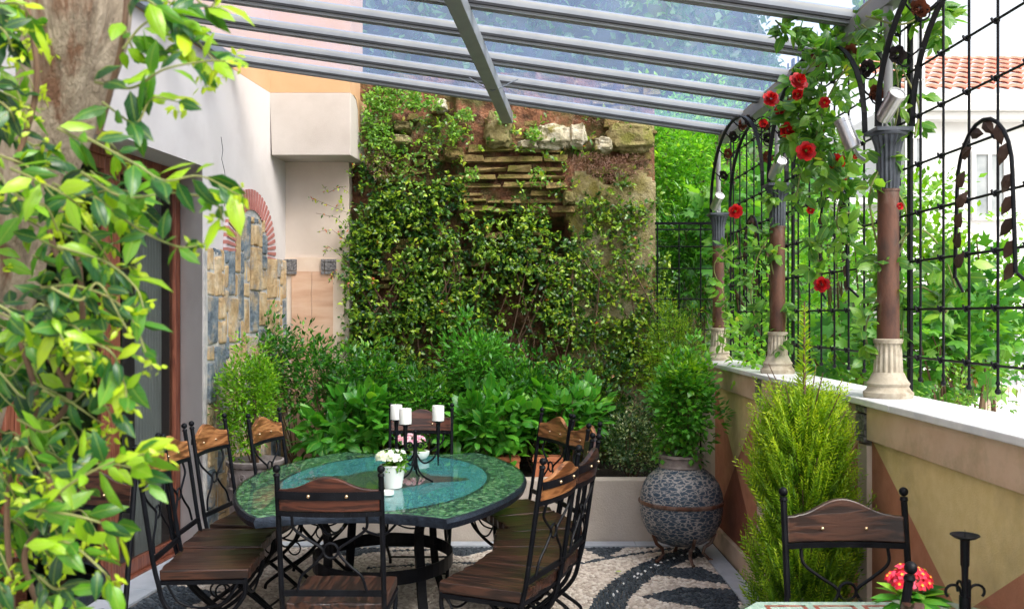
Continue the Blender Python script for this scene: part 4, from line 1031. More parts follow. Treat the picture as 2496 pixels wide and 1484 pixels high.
tag(hs_o, 'green scrub covering the hillside seen through the glass roof', 'scrub', None, 'stuff')

def tree(name, label, base, c, r, n_cl, per, L, W, mat, T=T_MID, group=None, trunk=.05, spread=None, shell=.4, extra=()):
    t = empty(name, label, 'tree', base, 0, group); b = Vector(base); cc = Vector(c)
    Ps, As, rs_ = [], [], []
    for (c_, r_, f_) in [(c, r, 1.0)] + list(extra):
        k_ = int(n_cl * f_); P, A, cl = clumps(k_, per, ell_shape(c_, r_, shell), spread or L * 1.6, .4, .1); Ps.append(P); As.append(A)
        clr = rng.uniform(0, 1, k_)[cl]; rs_.append(.5 * clr + .5 * rng.uniform(0, 1, len(P)))
    P = np.concatenate(Ps); A = np.concatenate(As); rn = np.concatenate(rs_); LL = L * rng.uniform(.6, 1.25, len(P))
    leaves('crown', P - np.array(base), A, rdir(len(P)) * .6 + np.array([-.2, -.3, .9]), LL, LL * W / L, rn, mat, t, T)
    m = MB(); d = cc - b
    m.tube([(0, 0, 0), d * .3 + Vector((.05, .02, 0)), d * .7 + Vector((-.04, 0, 0)), d], [trunk, trunk * .85, trunk * .6, trunk * .3], 9)
    for k in range(9):
        e = rdir(1)[0] * np.array(r) * .8; e[2] = abs(e[2]) * .8; s0 = d * random.uniform(.35, .8); e = d + Vector(e)
        m.tube([s0, s0.lerp(e, .5) + Vector((random.uniform(-.1, .1), 0, .05)), e], [trunk * .4, trunk * .25, trunk * .1], 6)
    m.build('trunk', M['stem'], t, True)
    return t
tree('leafy_tree', 'bright small-leaved tree beyond the far corner, right of the ruined wall', (1.9, 9.4, -1.5), at(1690, 430, 9.3), (.75, .5, .9), 420, 16, .06, .032, LM['tree'], T_MID, None, .06, extra=[(at(1640, 380, 9.3), (.4, .4, .5), .4), (at(1720, 560, 9.2), (.5, .4, .5), .4)])
tree('bamboo_bush', 'dark drooping narrow-leaved bush behind the rear iron fence', (1.75, 8.9, -1.5), at(1670, 640, 8.8), (.34, .3, .55), 240, 16, .10, .018, LM['shrub_dark'], T_MID, None, .04)
tree('fig_tree', 'broad-leaved fig tree outside the fence between the middle and far columns', (2.5, 8.4, -1.5), at(1870, 600, 8.2), (.55, .5, .75), 60, 8, .16, .12, LM['fig'], T_FIG, None, .05, extra=[(at(1760, 520, 8.6), (.35, .4, .3), .4), (at(1960, 830, 7.9), (.45, .4, .3), .35)])
tree('leafy_tree', 'light green loose tree outside the fence between the two nearer columns', (2.6, 6.4, -1.5), at(2020, 700, 6.3), (.5, .4, .6), 110, 12, .055, .034, LM['tree'], T_MID, None, .04, extra=[(at(1900, 850, 6.4), (.4, .3, .3), .4), (at(2100, 560, 6.0), (.3, .3, .4), .3)])
tree('leafy_tree', 'airy yellow-green tree outside the fence on the right of the near column', (3.6, 6.2, -1.5), at(2290, 680, 5.9), (.45, .5, .45), 150, 12, .055, .036, LM['shrub_light'], T_MID, None, .05, shell=.25, extra=[(at(2250, 520, 5.9), (.26, .4, .3), .3), (at(2440, 760, 5.6), (.25, .4, .3), .2), (at(2250, 850, 5.8), (.4, .4, .25), .3)])
tree('fig_tree', 'fig tree with big hanging leaves low outside the fence, right of the near column', (3.2, 6.0, -1.5), at(2290, 850, 5.4), (.45, .3, .35), 60, 8, .115, .10, LM['fig'], T_FIG, None, .035, extra=[(at(2390, 740, 5.6), (.35, .3, .3), .5), (at(2120, 900, 6.0), (.4, .3, .25), .5)])
shrub('thorny_shrub', 'sparse reddish twiggy shrub outside the parapet at the right edge', 'shrub', (2.55, 4.9, -1.5), tuple(at(2400, 960, 4.9)), (.35, .25, .16), 40, 9, .03, .018, LM['rose'], stems=26, stemr=.004)

# ================================================================= FAR HOUSE
fh = empty('neighbour_house', 'white neighbouring house with red tiled roof and curtained window', 'house', (8, 15, 0))
def fb(mb, name, mat, par_=None, **k):
    o = mb.build(name, mat, None, **k); o.parent = par_ or fh
    if par_ is None: o.location = (-8, -15, 0)
    return o
m = MB(); m.box(6.45, 16, 15, 22, -1.5, 5.05); m.box(3.9, 6.45, 15.6, 22, -1.5, 3.55); fb(m, 'wall', M['bld'])
m = MB(); m.box(6.3, 16.2, 14.75, 15, 4.82, 4.94); m.box(6.3, 16.2, 14.65, 22, 4.941, 5.22); m.box(3.8, 6.3, 15.4, 22, 3.55, 3.66); fb(m, 'eaves', M['bld'], bevel=.01)
m = MB()
for k in range(44):
    x = 6.32 + k * .225
    pts0 = [(x + .1125 * math.cos(a), .055 * math.sin(a)) for a in np.linspace(math.pi, 0, 6)]
    for r_ in range(7):
        y0, y1 = 14.6 + r_ * .42, 14.6 + (r_ + 1) * .42 + .03; z0, z1 = 5.23 + r_ * .19 + .02, 5.23 + (r_ + 1) * .19
        vs = [(p[0], y0, z0 + p[1]) for p in pts0] + [(p[0], y1, z1 + p[1] - .01) for p in pts0]
        m.add(vs, [(i, i + 1, 7 + i, 6 + i) for i in range(5)])
fb(m, 'roof', M['rooftile'])
def fwin(x0, x1, z0, z1, y=15.0):
    m = MB(); tk = .06
    m.box(x0 - tk, x1 + tk, y - .05, y - .001, z1, z1 + tk); m.box(x0 - tk, x1 + tk, y - .07, y - .001, z0 - tk, z0); m.box(x0 - tk, x0, y - .05, y - .001, z0, z1); m.box(x1, x1 + tk, y - .05, y - .001, z0, z1); m.box((x0 + x1) / 2 - .025, (x0 + x1) / 2 + .025, y - .05, y - .001, z0, z1)
    wv = fb(m, 'window', M['bld']); m = MB(); m.box(x0, x1, y - .02, y - .002, z0, z1); m.build('pane', M['winglass'], wv)
fwin(7.45, 7.9, 3.3, 4.3); fwin(8.9, 9.6, 3.0, 4.3); fwin(7.9, 8.4, .6, 1.6)
m = MB(); m.tube([(6.55, 14.93, -1.4), (6.55, 14.93, 4.8)], .04, 8); fb(m, 'downpipe', M['slab'])
# glazed bay seen behind the near column's post
gb = empty('glazed_bay', 'pale framed glazed bay above the roses, left of the red tiled roof', 'window bay', (5.6, 13, 0))
m = MB()
for x in (5.50, 5.62, 5.74): m.beam((x - 5.6, 0, 3.4), (x - 5.6, 0, 5.75), .035, .035, up=(0, 1, 0))
for z in (3.4, 4.2, 5.0, 5.75): m.beam((-.12, 0, z), (.14, 0, z), .035, .035)
m.box(-.12, .14, .05, .4, -1.5, 3.4); m.build('frame', M['bld'], gb); m = MB(); m.box(-.10, .12, .03, .04, 3.4, 5.7); m.build('pane', M['winglass'], gb)
# potted plant on a shelf beyond the fence
sh = empty('stone_ledge', 'pale stone ledge outside the fence holding a terracotta pot', 'ledge', (4.02, 8.1, 0))
m = MB(); m.box(-.28, .28, -.1, .3, 1.06, 1.10); m.box(-.2, -.1, 0, .1, -1.5, 1.06); m.box(.1, .2, 0, .1, -1.5, 1.06); m.build('slab', M['marble_light'], sh, bevel=.005)
def flowerpot(loc, r, h, mat, label, group=None, cat='flower pot', name='flower_pot', rim=True, nn=24):
    t = empty(name, label, cat, loc, 0, group); m = MB()
    m.lathe([(r * .70, 0), (r * .92, h * .80), (r, h * .80), (r * 1.02, h), (r * .88, h), (r * .85, h * .82)], n=nn); m.build('body', mat, t, True)
    m = MB(); m.lathe([(r * .84, h * .84), (r * .84, h * .87)], n=nn); m.build('soil', M['soil'], t); return t
flowerpot((4.02, 8.15, 1.10), .085, .17, M['terracotta'], 'terracotta pot on the ledge beyond the fence')
t = empty('grassy_plant', 'fountain of narrow leaves in the pot on the outside ledge', 'plant', (4.02, 8.15, 1.25))
n_ = 420; A = rdir(n_) + np.array([0, 0, .7]); leaves('foliage', rdir(n_) * .03 + A * rng.uniform(0, .12, (n_, 1)), A, rdir(n_) + np.array([0, 0, .5]), .26, .014, rng.uniform(0, 1, n_), LM['shrub_light'], t, T_FULL)
flowerpot(at(2058, 455, 9.5), .09, .16, M['blue'], 'small blue glazed pot glimpsed among leaves behind the red roses')

# ================================================================= PLANTS IN THE BED
Gs = 'shrubs in the planting bed'; BX = 1.0
shrub('broadleaf_shrub', 'tall dark shrub against the stone cladding, left end of the bed', 'shrub', (-1.75, 7.6, .43), tuple(at(645, 880, 7.55)), (.26, .22, .34), 150, 12, .055, .024, LM['shrub_dark'], Gs)
shrub('broadleaf_shrub', 'dark green shrub in front of the pink marble panel', 'shrub', (-1.45, 7.6, .43), tuple(at(765, 915, 7.6)), (.27, .22, .36), 170, 12, .058, .024, LM['shrub_dark'], Gs)
shrub('broadleaf_shrub', 'mid green shrub at the foot of the creeper, right of the marble panel', 'shrub', (-1.1, 7.5, .43), tuple(at(890, 945, 7.5)), (.30, .22, .30), 170, 12, .060, .026, LM['shrub_dark'], Gs)
shrub('broadleaf_shrub', 'upright bright shrub in the middle of the bed before the red earth patch', 'shrub', (-.25, 7.7, .43), tuple(at(1165, 900, 7.7)), (.30, .22, .34), 180, 12, .062, .028, LM['hydrangea'], Gs)
shrub('broadleaf_shrub', 'leafy shrub right of the middle of the bed under the old rendered pier', 'shrub', (.2, 7.6, .43), tuple(at(1290, 960, 7.6)), (.34, .22, .28), 170, 12, .062, .028, LM['shrub_dark'], Gs)
shrub('hydrangea', 'hydrangea with large leaves behind the far left side of the table', 'hydrangea', (-1.2, 7.35, .43), tuple(at(865, 1030, 7.3)), (.36, .18, .24), 60, 9, .115, .085, LM['hydrangea'], Gs, T_HEART, spread=.10)
shrub('hydrangea', 'hydrangea with large leaves right of the candles, behind the table', 'hydrangea', (-.1, 7.35, .43), tuple(at(1195, 1035, 7.3)), (.34, .18, .24), 60, 9, .115, .085, LM['hydrangea'], Gs, T_HEART, spread=.10)
shrub('hydrangea', 'hydrangea behind the chairs on the right side of the bed', 'hydrangea', (.45, 7.4, .43), tuple(at(1395, 1000, 7.4)), (.28, .18, .20), 42, 9, .10, .07, LM['hydrangea'], Gs, T_HEART, spread=.10)
shrub('variegated_shrub', 'small grey variegated shrub left of the urn', 'shrub', (.95, 7.4, .43), tuple(at(1545, 1085, 7.35)), (.26, .18, .22), 150, 14, .034, .020, LM['varieg'], Gs)
shrub('broadleaf_shrub', 'low dark shrub behind the far head chair', 'shrub', (-.68, 7.5, .43), tuple(at(1030, 985, 7.5)), (.28, .2, .26), 130, 12, .055, .026, LM['shrub_dark'], Gs)
shrub('feathery_shrub', 'feathery bright conifer behind the urn shrub, at the foot of the wall corner', 'shrub', (1.22, 7.55, .43), tuple(at(1640, 870, 7.5)), (.24, .2, .42), 420, 16, .035, .006, LM['cypress'], Gs, T_LOW, spread=.06)
shrub('ground_creeper', 'tangle of low dark leaves along the back edge of the bed', 'creeper', (0, 7.9, .43), (-.1, 7.85, .85), (1.6, .15, .45), 420, 12, .05, .026, LM['ivy_dark'], None, stems=20)
# terracotta boxes
tb = [(at(1236, 1118, 7.28), .19, 'terracotta trough under the hydrangea behind the table'), (at(1334, 1118, 7.28), .22, 'terracotta trough seen between the right-hand chairs')]
for p, wd, lab in tb:
    t = empty('planter_trough', lab, 'planter', (p.x, 7.28, .431), 0, 'terracotta troughs in the bed'); m = MB(); h = .19
    for (a0, a1, b0, b1) in ((-wd / 2, wd / 2, -.07, -.055), (-wd / 2, wd / 2, .055, .07), (-wd / 2, -wd / 2 + .015, -.055, .055), (wd / 2 - .015, wd / 2, -.055, .055)): m.box(a0, a1, b0, b1, 0, h)
    m.box(-wd / 2 - .008, wd / 2 + .008, -.08, -.0705, h - .035, h); m.build('body', M['terracotta'], t, bevel=.003)
    m = MB(); m.box(-wd / 2 + .016, wd / 2 - .016, -.054, .054, .0, h - .02); m.build('soil', M['soil'], t)

# ================================================================= LEFT CARVED POT + SHRUB
pc = at(622, 1120, 6.55)
t = empty('stone_pot', 'carved grey stone pot between the left chairs and the planter', 'plant pot', (pc.x, 6.55, .0))
m = MB(); m.lathe([(.13, 0), (.155, .05), (.175, .35), (.185, .50), (.19, .52), (.178, .53), (.178, .66), (.20, .68), (.205, .705), (.19, .71), (.178, .68)], n=40, flute=20, fd=.03)
m.build('body', M['pot_carved'], t, True); m = MB(); m.lathe([(.18, .66), (.18, .67)], n=30); m.build('soil', M['soil'], t)
m = MB()
for k in range(9):
    a = 2 * math.pi * k / 9 - .4; c0 = Vector((.186 * math.cos(a), .186 * math.sin(a), .60)); tg = Vector((-math.sin(a), math.cos(a), 0))
    m.tube([c0 + tg * (.026 * (1 - q / 14)) * math.cos(q * .9) + Vector((0, 0, (.034 * (1 - q / 14)) * math.sin(q * .9))) for q in range(11)], .006, 5)
m.build('relief', M['pot_carved'], t, True)
shrub('potted_shrub', 'light green small-leaved shrub growing in the carved stone pot', 'shrub', (pc.x, 6.55, .67), tuple(at(605, 965, 6.55)), (.20, .18, .33), 330, 14, .034, .018, LM['shrub_light'], None, spread=.05, stems=10)

# ================================================================= URN
t = empty('urn', 'big round speckled blue-grey urn on an iron tripod by the parapet', 'urn', (1.19, 6.55, 0)); urn = t
m = MB(); prof = [(.10, .115), (.17, .14), (.235, .20), (.275, .28), (.288, .36), (.290, .405)]
m.lathe(prof + [(.289, .43), (.283, .48), (.262, .54), (.225, .595), (.175, .635), (.150, .655)], n=56); m.build('body', M['urn'], t, True)
m = MB(); m.lathe([(.289, .40), (.297, .405), (.300, .415), (.297, .427), (.288, .431)], n=56); m.build('belt', M['rust'], t, True)
m = MB(); m.lathe([(.148, .65), (.156, .66), (.150, .672)], n=40); m.lathe([(.146, .672), (.140, .70), (.146, .72), (.158, .728), (.158, .742), (.14, .745), (.13, .70)], n=40); m.build('neck', M['pot_carved'], t, True)
m = MB(); m.lathe([(.13, .70), (.13, .71)], n=30); m.build('soil', M['soil'], t)
for a in (-2.7, -1.35, -.25, 1.6):
    m = MB(); c_, s_ = math.cos(a), math.sin(a)
    m.tube([(c_ * .235, s_ * .235, .20), (c_ * .205, s_ * .205, .135), (c_ * .16, s_ * .16, .10), (c_ * .15, s_ * .15, .06), (c_ * .19, s_ * .19, .02), (c_ * .215, s_ * .215, .012)], [.012, .013, .013, .012, .011, .013], 8); m.build('leg', M['rust'], t, True)
shrub('potted_shrub', 'round-leaved green shrub growing in the speckled urn', 'shrub', (1.19, 6.55, .70), tuple(at(1668, 985, 6.5)), (.21, .20, .33), 230, 12, .050, .034, LM['hydrangea'], None, spread=.06, stems=12, up=.4)
shrub('potted_shrub', 'pale new shoots rising from the top of the urn shrub', 'shrub', (1.2, 6.56, .71), tuple(at(1655, 915, 6.5)), (.20, .18, .16), 80, 10, .045, .028, LM['shrub_light'], None, spread=.06, stems=5, up=.5)

for (px_, py_f, mt, lab) in ((1855, 1470, 'ivy', 'small fallen leaf on the grey slab border by the cypress'), (1500, 1400, 'ivy', 'small fallen leaf on the cream pebbles left of the dark swirl'), (1385, 1328, 'ivy', 'yellowish fallen leaf at the foot of the planter wall')):
    x_, y_ = floorp(px_, py_f); fl = leaves('fallen_leaf', [(0, 0, 0)], [(1, .4, .05)], [(0, 0, 1)], .05, .03, np.array([.85]), LM[mt], None, T_FULL); fl.location = (x_, y_, .022); tag(fl, lab, 'leaf')
# ================================================================= CONIFER
cb = (1.262, 4.02, 0.0)
t = empty('cypress', 'golden feathery potted cypress against the parapet behind the right chair', 'cypress', cb)
P, A, L_, rn = [], [], [], []
for k in range(3500):
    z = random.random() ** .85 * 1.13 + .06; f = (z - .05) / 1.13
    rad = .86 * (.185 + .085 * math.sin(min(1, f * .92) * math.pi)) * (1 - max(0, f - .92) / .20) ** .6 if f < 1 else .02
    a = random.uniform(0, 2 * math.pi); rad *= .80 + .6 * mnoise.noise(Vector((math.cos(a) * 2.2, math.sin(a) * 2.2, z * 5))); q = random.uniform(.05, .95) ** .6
    base_ = Vector((math.cos(a) * rad * q, math.sin(a) * rad * q, z)); d = Vector((math.cos(a) * .55, math.sin(a) * .55, .95 + random.uniform(-.3, .2))).normalized(); ln = random.uniform(.07, .17); b_ = (random.random() * .45 + .35 * f) * (.35 + .65 * q)  # sprays near the trunk coloured darker, painting in shade inside the crown
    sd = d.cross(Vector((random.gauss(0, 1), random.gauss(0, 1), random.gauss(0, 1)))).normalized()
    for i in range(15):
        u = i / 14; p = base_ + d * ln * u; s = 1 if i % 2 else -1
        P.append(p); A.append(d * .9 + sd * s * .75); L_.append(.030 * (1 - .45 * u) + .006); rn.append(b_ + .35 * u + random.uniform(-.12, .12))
# leader
for i in range(160):
    u = i / 160; z = 1.22 + .42 * u; a = random.uniform(0, 6.28); P.append(Vector((0, 0, z))); A.append(Vector((math.cos(a), math.sin(a), .6))); L_.append(.055 * (1 - u) + .02); rn.append(.8)
P = np.array([tuple(p) for p in P]); A = np.array([tuple(p) for p in A])
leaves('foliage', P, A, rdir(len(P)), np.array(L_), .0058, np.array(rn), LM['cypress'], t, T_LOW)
m = MB(); m.tube([(0, 0, .02), (.01, 0, .6), (0, 0, 1.2), (0, 0, 1.66)], [.02, .014, .008, .003], 7)
for k in range(60):
    z = .15 + 1.0 * k / 60; a = k * 2.4; m.tube([(0, 0, z), (math.cos(a) * .1, math.sin(a) * .1, z + .12), (math.cos(a) * .17, math.sin(a) * .17, z + .26)], [.005, .004, .002], 4)
m.build('trunk', M['stem'], t, True)
tp_ = flowerpot((cb[0], cb[1], 0.017), .17, .20, M['terracotta'], 'terracotta pot hidden under the golden cypress')
for o_ in [t]: o_.location = (cb[0], cb[1], .12)

# ================================================================= CHAIRS
CW = .43
def bez(pts, n=20):
    """catmull-rom through pts"""
    P = [Vector(p) for p in pts]; P = [P[0] * 2 - P[1]] + P + [P[-1] * 2 - P[-2]]; out = []
    for i in range(1, len(P) - 2):
        for s in range(n):
            t = s / n; a, b, c, d = P[i - 1], P[i], P[i + 1], P[i + 2]
            out.append(.5 * ((2 * b) + (c - a) * t + (2 * a - 5 * b + 4 * c - d) * t * t + (3 * b - a - 3 * c + d) * t ** 3))
    out.append(P[-2]); return out
def yb(z): return -.215 - max(0, z - .45) * .15     # back plane recline, chair faces +y
def make_chair(board):
    t = empty('iron_chair', 'x', 'chair', (0, 0, 0), 0, None)
    for s in (-1, 1):
        x = s * CW / 2; m = MB()
        pts = [(x, yb(1.05), 1.05), (x, yb(.8), .8), (x, yb(.55), .55), (x, -.205, .44), (x, -.17, .33), (x, -.07, .22), (x, .06, .12), (x, .17, .03), (x, .185, .008)]
        m.tube(bez(pts, 5), .0115, 9); m.build('back_post', M['iron'], t, True)
        m = MB(); m.ball((x, yb(1.075), 1.080), .0165, 14); m.lathe([(.013, 1.048), (.015, 1.052), (.012, 1.062)], (x, yb(1.055), 0), 12); m.build('finial', M['iron'], t, True)
        m = MB(); pts = [(x * .94, .20, .455), (x * .94, .19, .36), (x * .94, .08, .235), (x * .94, -.06, .14), (x * .94, -.18, .05), (x * .94, -.20, .008)]
        m.tube(bez(pts, 5), .0105, 9); m.build('leg', M['iron'], t, True)
        # decorative side arc and ring
        m = MB(); m.tube(bez([(x * .97, -.17, .44), (x * .97, -.11, .345), (x * .97, 0, .315), (x * .97, .11, .345), (x * .97, .17, .44)], 5), .006, 7)
        m.tube([(x * .97, .0 + .04 * math.cos(a), .26 + .04 * math.sin(a) + .01) for a in np.linspace(0, 2 * math.pi, 15)[:-1]], .005, 6, closed=True)
        m.build('side_scroll', M['iron'], t, True)
    m = MB()
    for (y, z, xr) in ((.0, .175, .94), (.165, .035, 1), (-.175, .055, .94)):
        m.tube([(-CW / 2 * xr, y, z), (CW / 2 * xr, y, z)], .007, 7); m.build('stretcher', M['iron'], t, True); m = MB()
    for y in (-.19, .19): m.beam((-CW / 2, y, .437), (CW / 2, y, .437), .02, .018)
    for s in (-1, 1): m.beam((s * CW / 2 * .95, -.2, .437), (s * CW / 2 * .95, .2, .437), .02, .018)
    m.tube(bez([(-.19, .20, .44), (-.1, .2, .36), (0, .2, .335), (.1, .2, .36), (.19, .2, .44)], 5), .006, 7)
    m.build('seat_frame', M['iron'], t, True)
    # seat planks
    m = MB()
    n_ = 12; poly = [(-.208 + .416 * i / (n_ - 1), -.205 + .006 * math.sin(i * 1.3)) for i in range(n_)] + [(.208 - .416 * i / (n_ - 1), .215 + .006 * math.sin(i * 2.1)) for i in range(n_)]
    wob = lambda u, v: .003 * math.sin(u * 37 + v * 80)
    m.prism(poly, lambda u, v: (u, v, .448), lambda u, v: (u, v + wob(u, v), .497 + wob(v, u)))
    m.build('seat', M['wood_seat'], t, bevel=.006)
    # back board: bell shaped top, bowed in plan
    m = MB(); nb_ = 28; fr, bk = [], []
    def bow(x): return -.028 * (1 - (x / (CW / 2)) ** 2)
    for i in range(nb_ + 1):
        x = -CW / 2 + .008 + (CW - .016) * i / nb_; u = abs(x) / (CW / 2)
        top = 1.000 + .052 * (.5 + .5 * math.cos(min(1, u / .78) * math.pi)) - .004 * (u > .8)
        for z in (.905, top):
            fr.append((x, yb(z) + bow(x) + .012, z)); bk.append((x, yb(z) + bow(x) - .012, z))
    n0 = len(fr); vs = fr + bk; fs = []
    for i in range(nb_):
        a = 2 * i; fs += [(a + 1, a, a + 2, a + 3)[::-1], (n0 + a, n0 + a + 1, n0 + a + 3, n0 + a + 2)[::-1], (a + 1, a + 3, n0 + a + 3, n0 + a + 1)[::-1], (a, n0 + a, n0 + a + 2, a + 2)[::-1]]
    fs += [(0, 1, n0 + 1, n0)[::-1], (2 * nb_, n0 + 2 * nb_, n0 + 2 * nb_ + 1, 2 * nb_ + 1)[::-1]]
    m.add(vs, fs); bo = m.build('backrest', board, t, bevel=.004)
    for s in (-1, 1):
        m = MB(); c0 = (s * .078, yb(.972) + bow(.078) - .0185, .972); m.ball(c0, .0085, 10); m.ball((s * .078, yb(.95) + bow(.078) + .014, .95), .0075, 10); m.build('stud', M['brass'], bo, True)
    m = MB(); pr = None
    for i in range(15):
        x = -CW / 2 + CW * i / 14; p = Vector((x, yb(.972) + bow(x) - .0155, .972))
        if pr is not None: m.beam(pr, p, .004, .034)
        pr = p
    m.build('strap', M['iron'], t); m = MB(); pr = None
    for i in range(15):
        x = -CW / 2 + CW * i / 14; p = Vector((x, yb(.893) + bow(x), .893))
        if pr is not None: m.beam(pr, p, .022, .02)
        pr = p
    m.build('crossbar', M['iron'], t); m = MB(); m.beam((-CW / 2, yb(.545), .548), (CW / 2, yb(.545), .548), .012, .026)
    m.build('crossbar', M['iron'], t)
    m = MB()
    for s in (-1, 1):
        yy = lambda z: yb(z) - .012
        m.tube(bez([(s * .155, yb(.885) - .02, .885), (s * .150, yy(.83), .83), (s * .095, yy(.785), .785), (s * .040, yy(.748), .748), (s * .034, yy(.72), .722), (s * .075, yy(.67), .672), (s * .125, yy(.625), .625), (s * .145, yy(.56), .56)], 5), .0062, 7)
    m.tube([(.031 * math.cos(a), yb(.733) - .012, .735 + .031 * math.sin(a)) for a in np.linspace(0, 2 * math.pi, 17)[:-1]], .0055, 7, closed=True)
    m.build('back_scroll', M['iron'], t, True)
    return t
protos = {k: make_chair(M[k]) for k in ('wood_red', 'wood_orange', 'wood_dark')}
used = set()
def chair(x, y, face, lab, board, group='iron and wood dining chairs'):
    """x,y = middle of the finials; face = heading of the sitter, degrees from +Y clockwise"""
    o = protos[board] if board not in used else copy_tree(protos[board]); used.add(board)
    a = R(-face); v = Vector((0, .309)); o.rotation_euler = (0, 0, a)
    o.location = (x - math.sin(a) * .309, y + math.cos(a) * .309, .010); o['label'] = lab; o['group'] = group
    return o
G1 = 'iron and wood chairs round the oval table'
chair(-.752, 3.82, 1, 'chair at the near end of the oval table seen from behind', 'wood_red', G1)
chair(-.635, 6.52, 180, 'chair at the far end of the oval table behind the candles', 'wood_red', G1)
chair(-1.80, 4.63, 86, 'nearest chair on the left side of the oval table, back half hidden by vine leaves', 'wood_orange', G1)
chair(-1.86, 5.09, 88, 'second chair from the front on the left side of the oval table', 'wood_orange', G1)
chair(-1.835, 5.63, 98, 'third chair on the left side, its board in front of the stone cladding', 'wood_orange', G1)
chair(-1.605, 6.03, 102, 'farthest chair on the left side, beside the carved stone pot', 'wood_orange', G1)
chair(.225, 4.21, -65, 'nearest chair on the right side of the oval table, seat fully in view', 'wood_orange', G1)
chair(.385, 4.63, -72, 'second chair from the front on the right side of the oval table', 'wood_dark', G1)
chair(.430, 5.09, -88, 'middle chair of the five on the right side of the oval table', 'wood_dark', G1)
chair(.445, 5.58, -107, 'fourth chair on the right side of the oval table, board turned to the camera', 'wood_orange', G1)
chair(.285, 6.02, -113, 'farthest chair on the right side of the oval table, by the terracotta trough', 'wood_orange', G1)
chair(1.185, 3.33, 180, 'dark wooden chair at the small table in the right foreground, facing the camera', 'wood_dark', G1)
chair(.905, 2.13, -65, 'chair in the bottom right corner showing only its ball finial before the red flowers', 'wood_dark', G1)
chair(-1.80, 3.95, 186, 'chair at the left foreground table, mostly behind the vine leaves', 'wood_dark', G1)

# ================================================================= OVAL TABLE
TZ = .755
tab = empty('oval_table', 'large oval dining table with teal mosaic under glass and hammered iron rim', 'table', (-.742, 5.50, .010), R(-1.3))
def outline(s=1.0, n=16):
    pts = []
    cu, cv = .455, 1.08
    def side(x0, y0, x1, y1, bulge, nn, w=0):
        out = []
        for i in range(nn):
            t = i / nn; x = x0 + (x1 - x0) * t; y = y0 + (y1 - y0) * t; nx, ny = (y1 - y0), -(x1 - x0); l = math.hypot(nx, ny); b = bulge * (math.sin(math.pi * t) ** .8)
            out.append((x + nx / l * b, y + ny / l * b))
        return out
    pts += side(-cu, -cv, cu, -cv, -.13, n); pts += side(cu, -cv, cu, cv, .365, n * 2); pts += side(cu, cv, -cu, cv, -.13, n); pts += side(-cu, cv, -cu, -cv, .365, n * 2)
    return [(x * s, y * s) for x, y in pts]
o1 = outline(1.0)
m = MB(); m.prism(outline(.985), lambda u, v: (u, v, TZ - .02 - .01), lambda u, v: (u, v, TZ - .011)); m.build('mosaic_top', M['table'], tab)
m = MB(); m.prism(outline(.992), lambda u, v: (u, v, TZ - .0095), lambda u, v: (u, v, TZ - .001)); m.build('glass_top', M['glass'], tab)
m = MB(); n1 = len(o1); inn = outline(.972)
for z_ in (0,):
    vs = [(x, y, TZ - .062) for x, y in inn] + [(x, y, TZ - .060) for x, y in o1] + [(x * 1.012, y * 1.008, TZ - .030) for x, y in o1] + [(x, y, TZ - .0115) for x, y in o1] + [(x, y, TZ - .0105) for x, y in outline(.986)]
    fs = []
    for r_ in range(4):
        for i in range(n1): fs.append((r_ * n1 + i, r_ * n1 + (i + 1) % n1, (r_ + 1) * n1 + (i + 1) % n1, (r_ + 1) * n1 + i))
    m.add(vs, fs)
m.build('rim', M['hammered'], tab, True)
m = MB()
ring = [(.40 * math.cos(a), -.10 + .46 * math.sin(a)) for a in np.linspace(0, 2 * math.pi, 49)[:-1]]
for i in range(48):
    (x0, y0), (x1, y1) = ring[i], ring[(i + 1) % 48]; m.add([(x0, y0, .27), (x1, y1, .27), (x1, y1, .345), (x0, y0, .345), (x0 * .98, y0 * .98, .27), (x1 * .98, y1 * .98, .27), (x1 * .98, y1 * .98, .345), (x0 * .98, y0 * .98, .345)], [(0, 1, 2, 3), (7, 6, 5, 4), (3, 2, 6, 7), (1, 0, 4, 5)])
m.build('stretcher_ring', M['iron'], tab, True)
for a in (48, 132, 228, 312):
    m = MB(); c_, s_ = math.cos(R(a)), math.sin(R(a)); x, y = .385 * c_, -.10 + .445 * s_
    p = bez([(x * 1.25, y * 1.45, TZ - .06), (x * .98, y * 1.1, .55), (x * .99, y * .99, .31), (x * 1.05, y * 1.08, .15), (x * 1.18, y * 1.25, .006)], 5)
    for i in range(len(p) - 1): m.beam(p[i], p[i + 1], .05, .022, up=(x, y, .3))
    m.build('leg', M['iron'], tab)
m = MB()
for sx_ in (-1, 1):
    m.tube(bez([(sx_ * .05, -1.03, TZ - .065), (sx_ * .08, -1.0, .66), (sx_ * .14, -.95, .64), (sx_ * .2, -.9, .69)], 4), .007, 6)
for y_ in (-.35, .15, .6): m.beam((-.6, y_, TZ - .072), (.6, y_, TZ - .072), .03, .018)
m.build('underframe', M['iron'], tab, True)
TT = TZ + .010

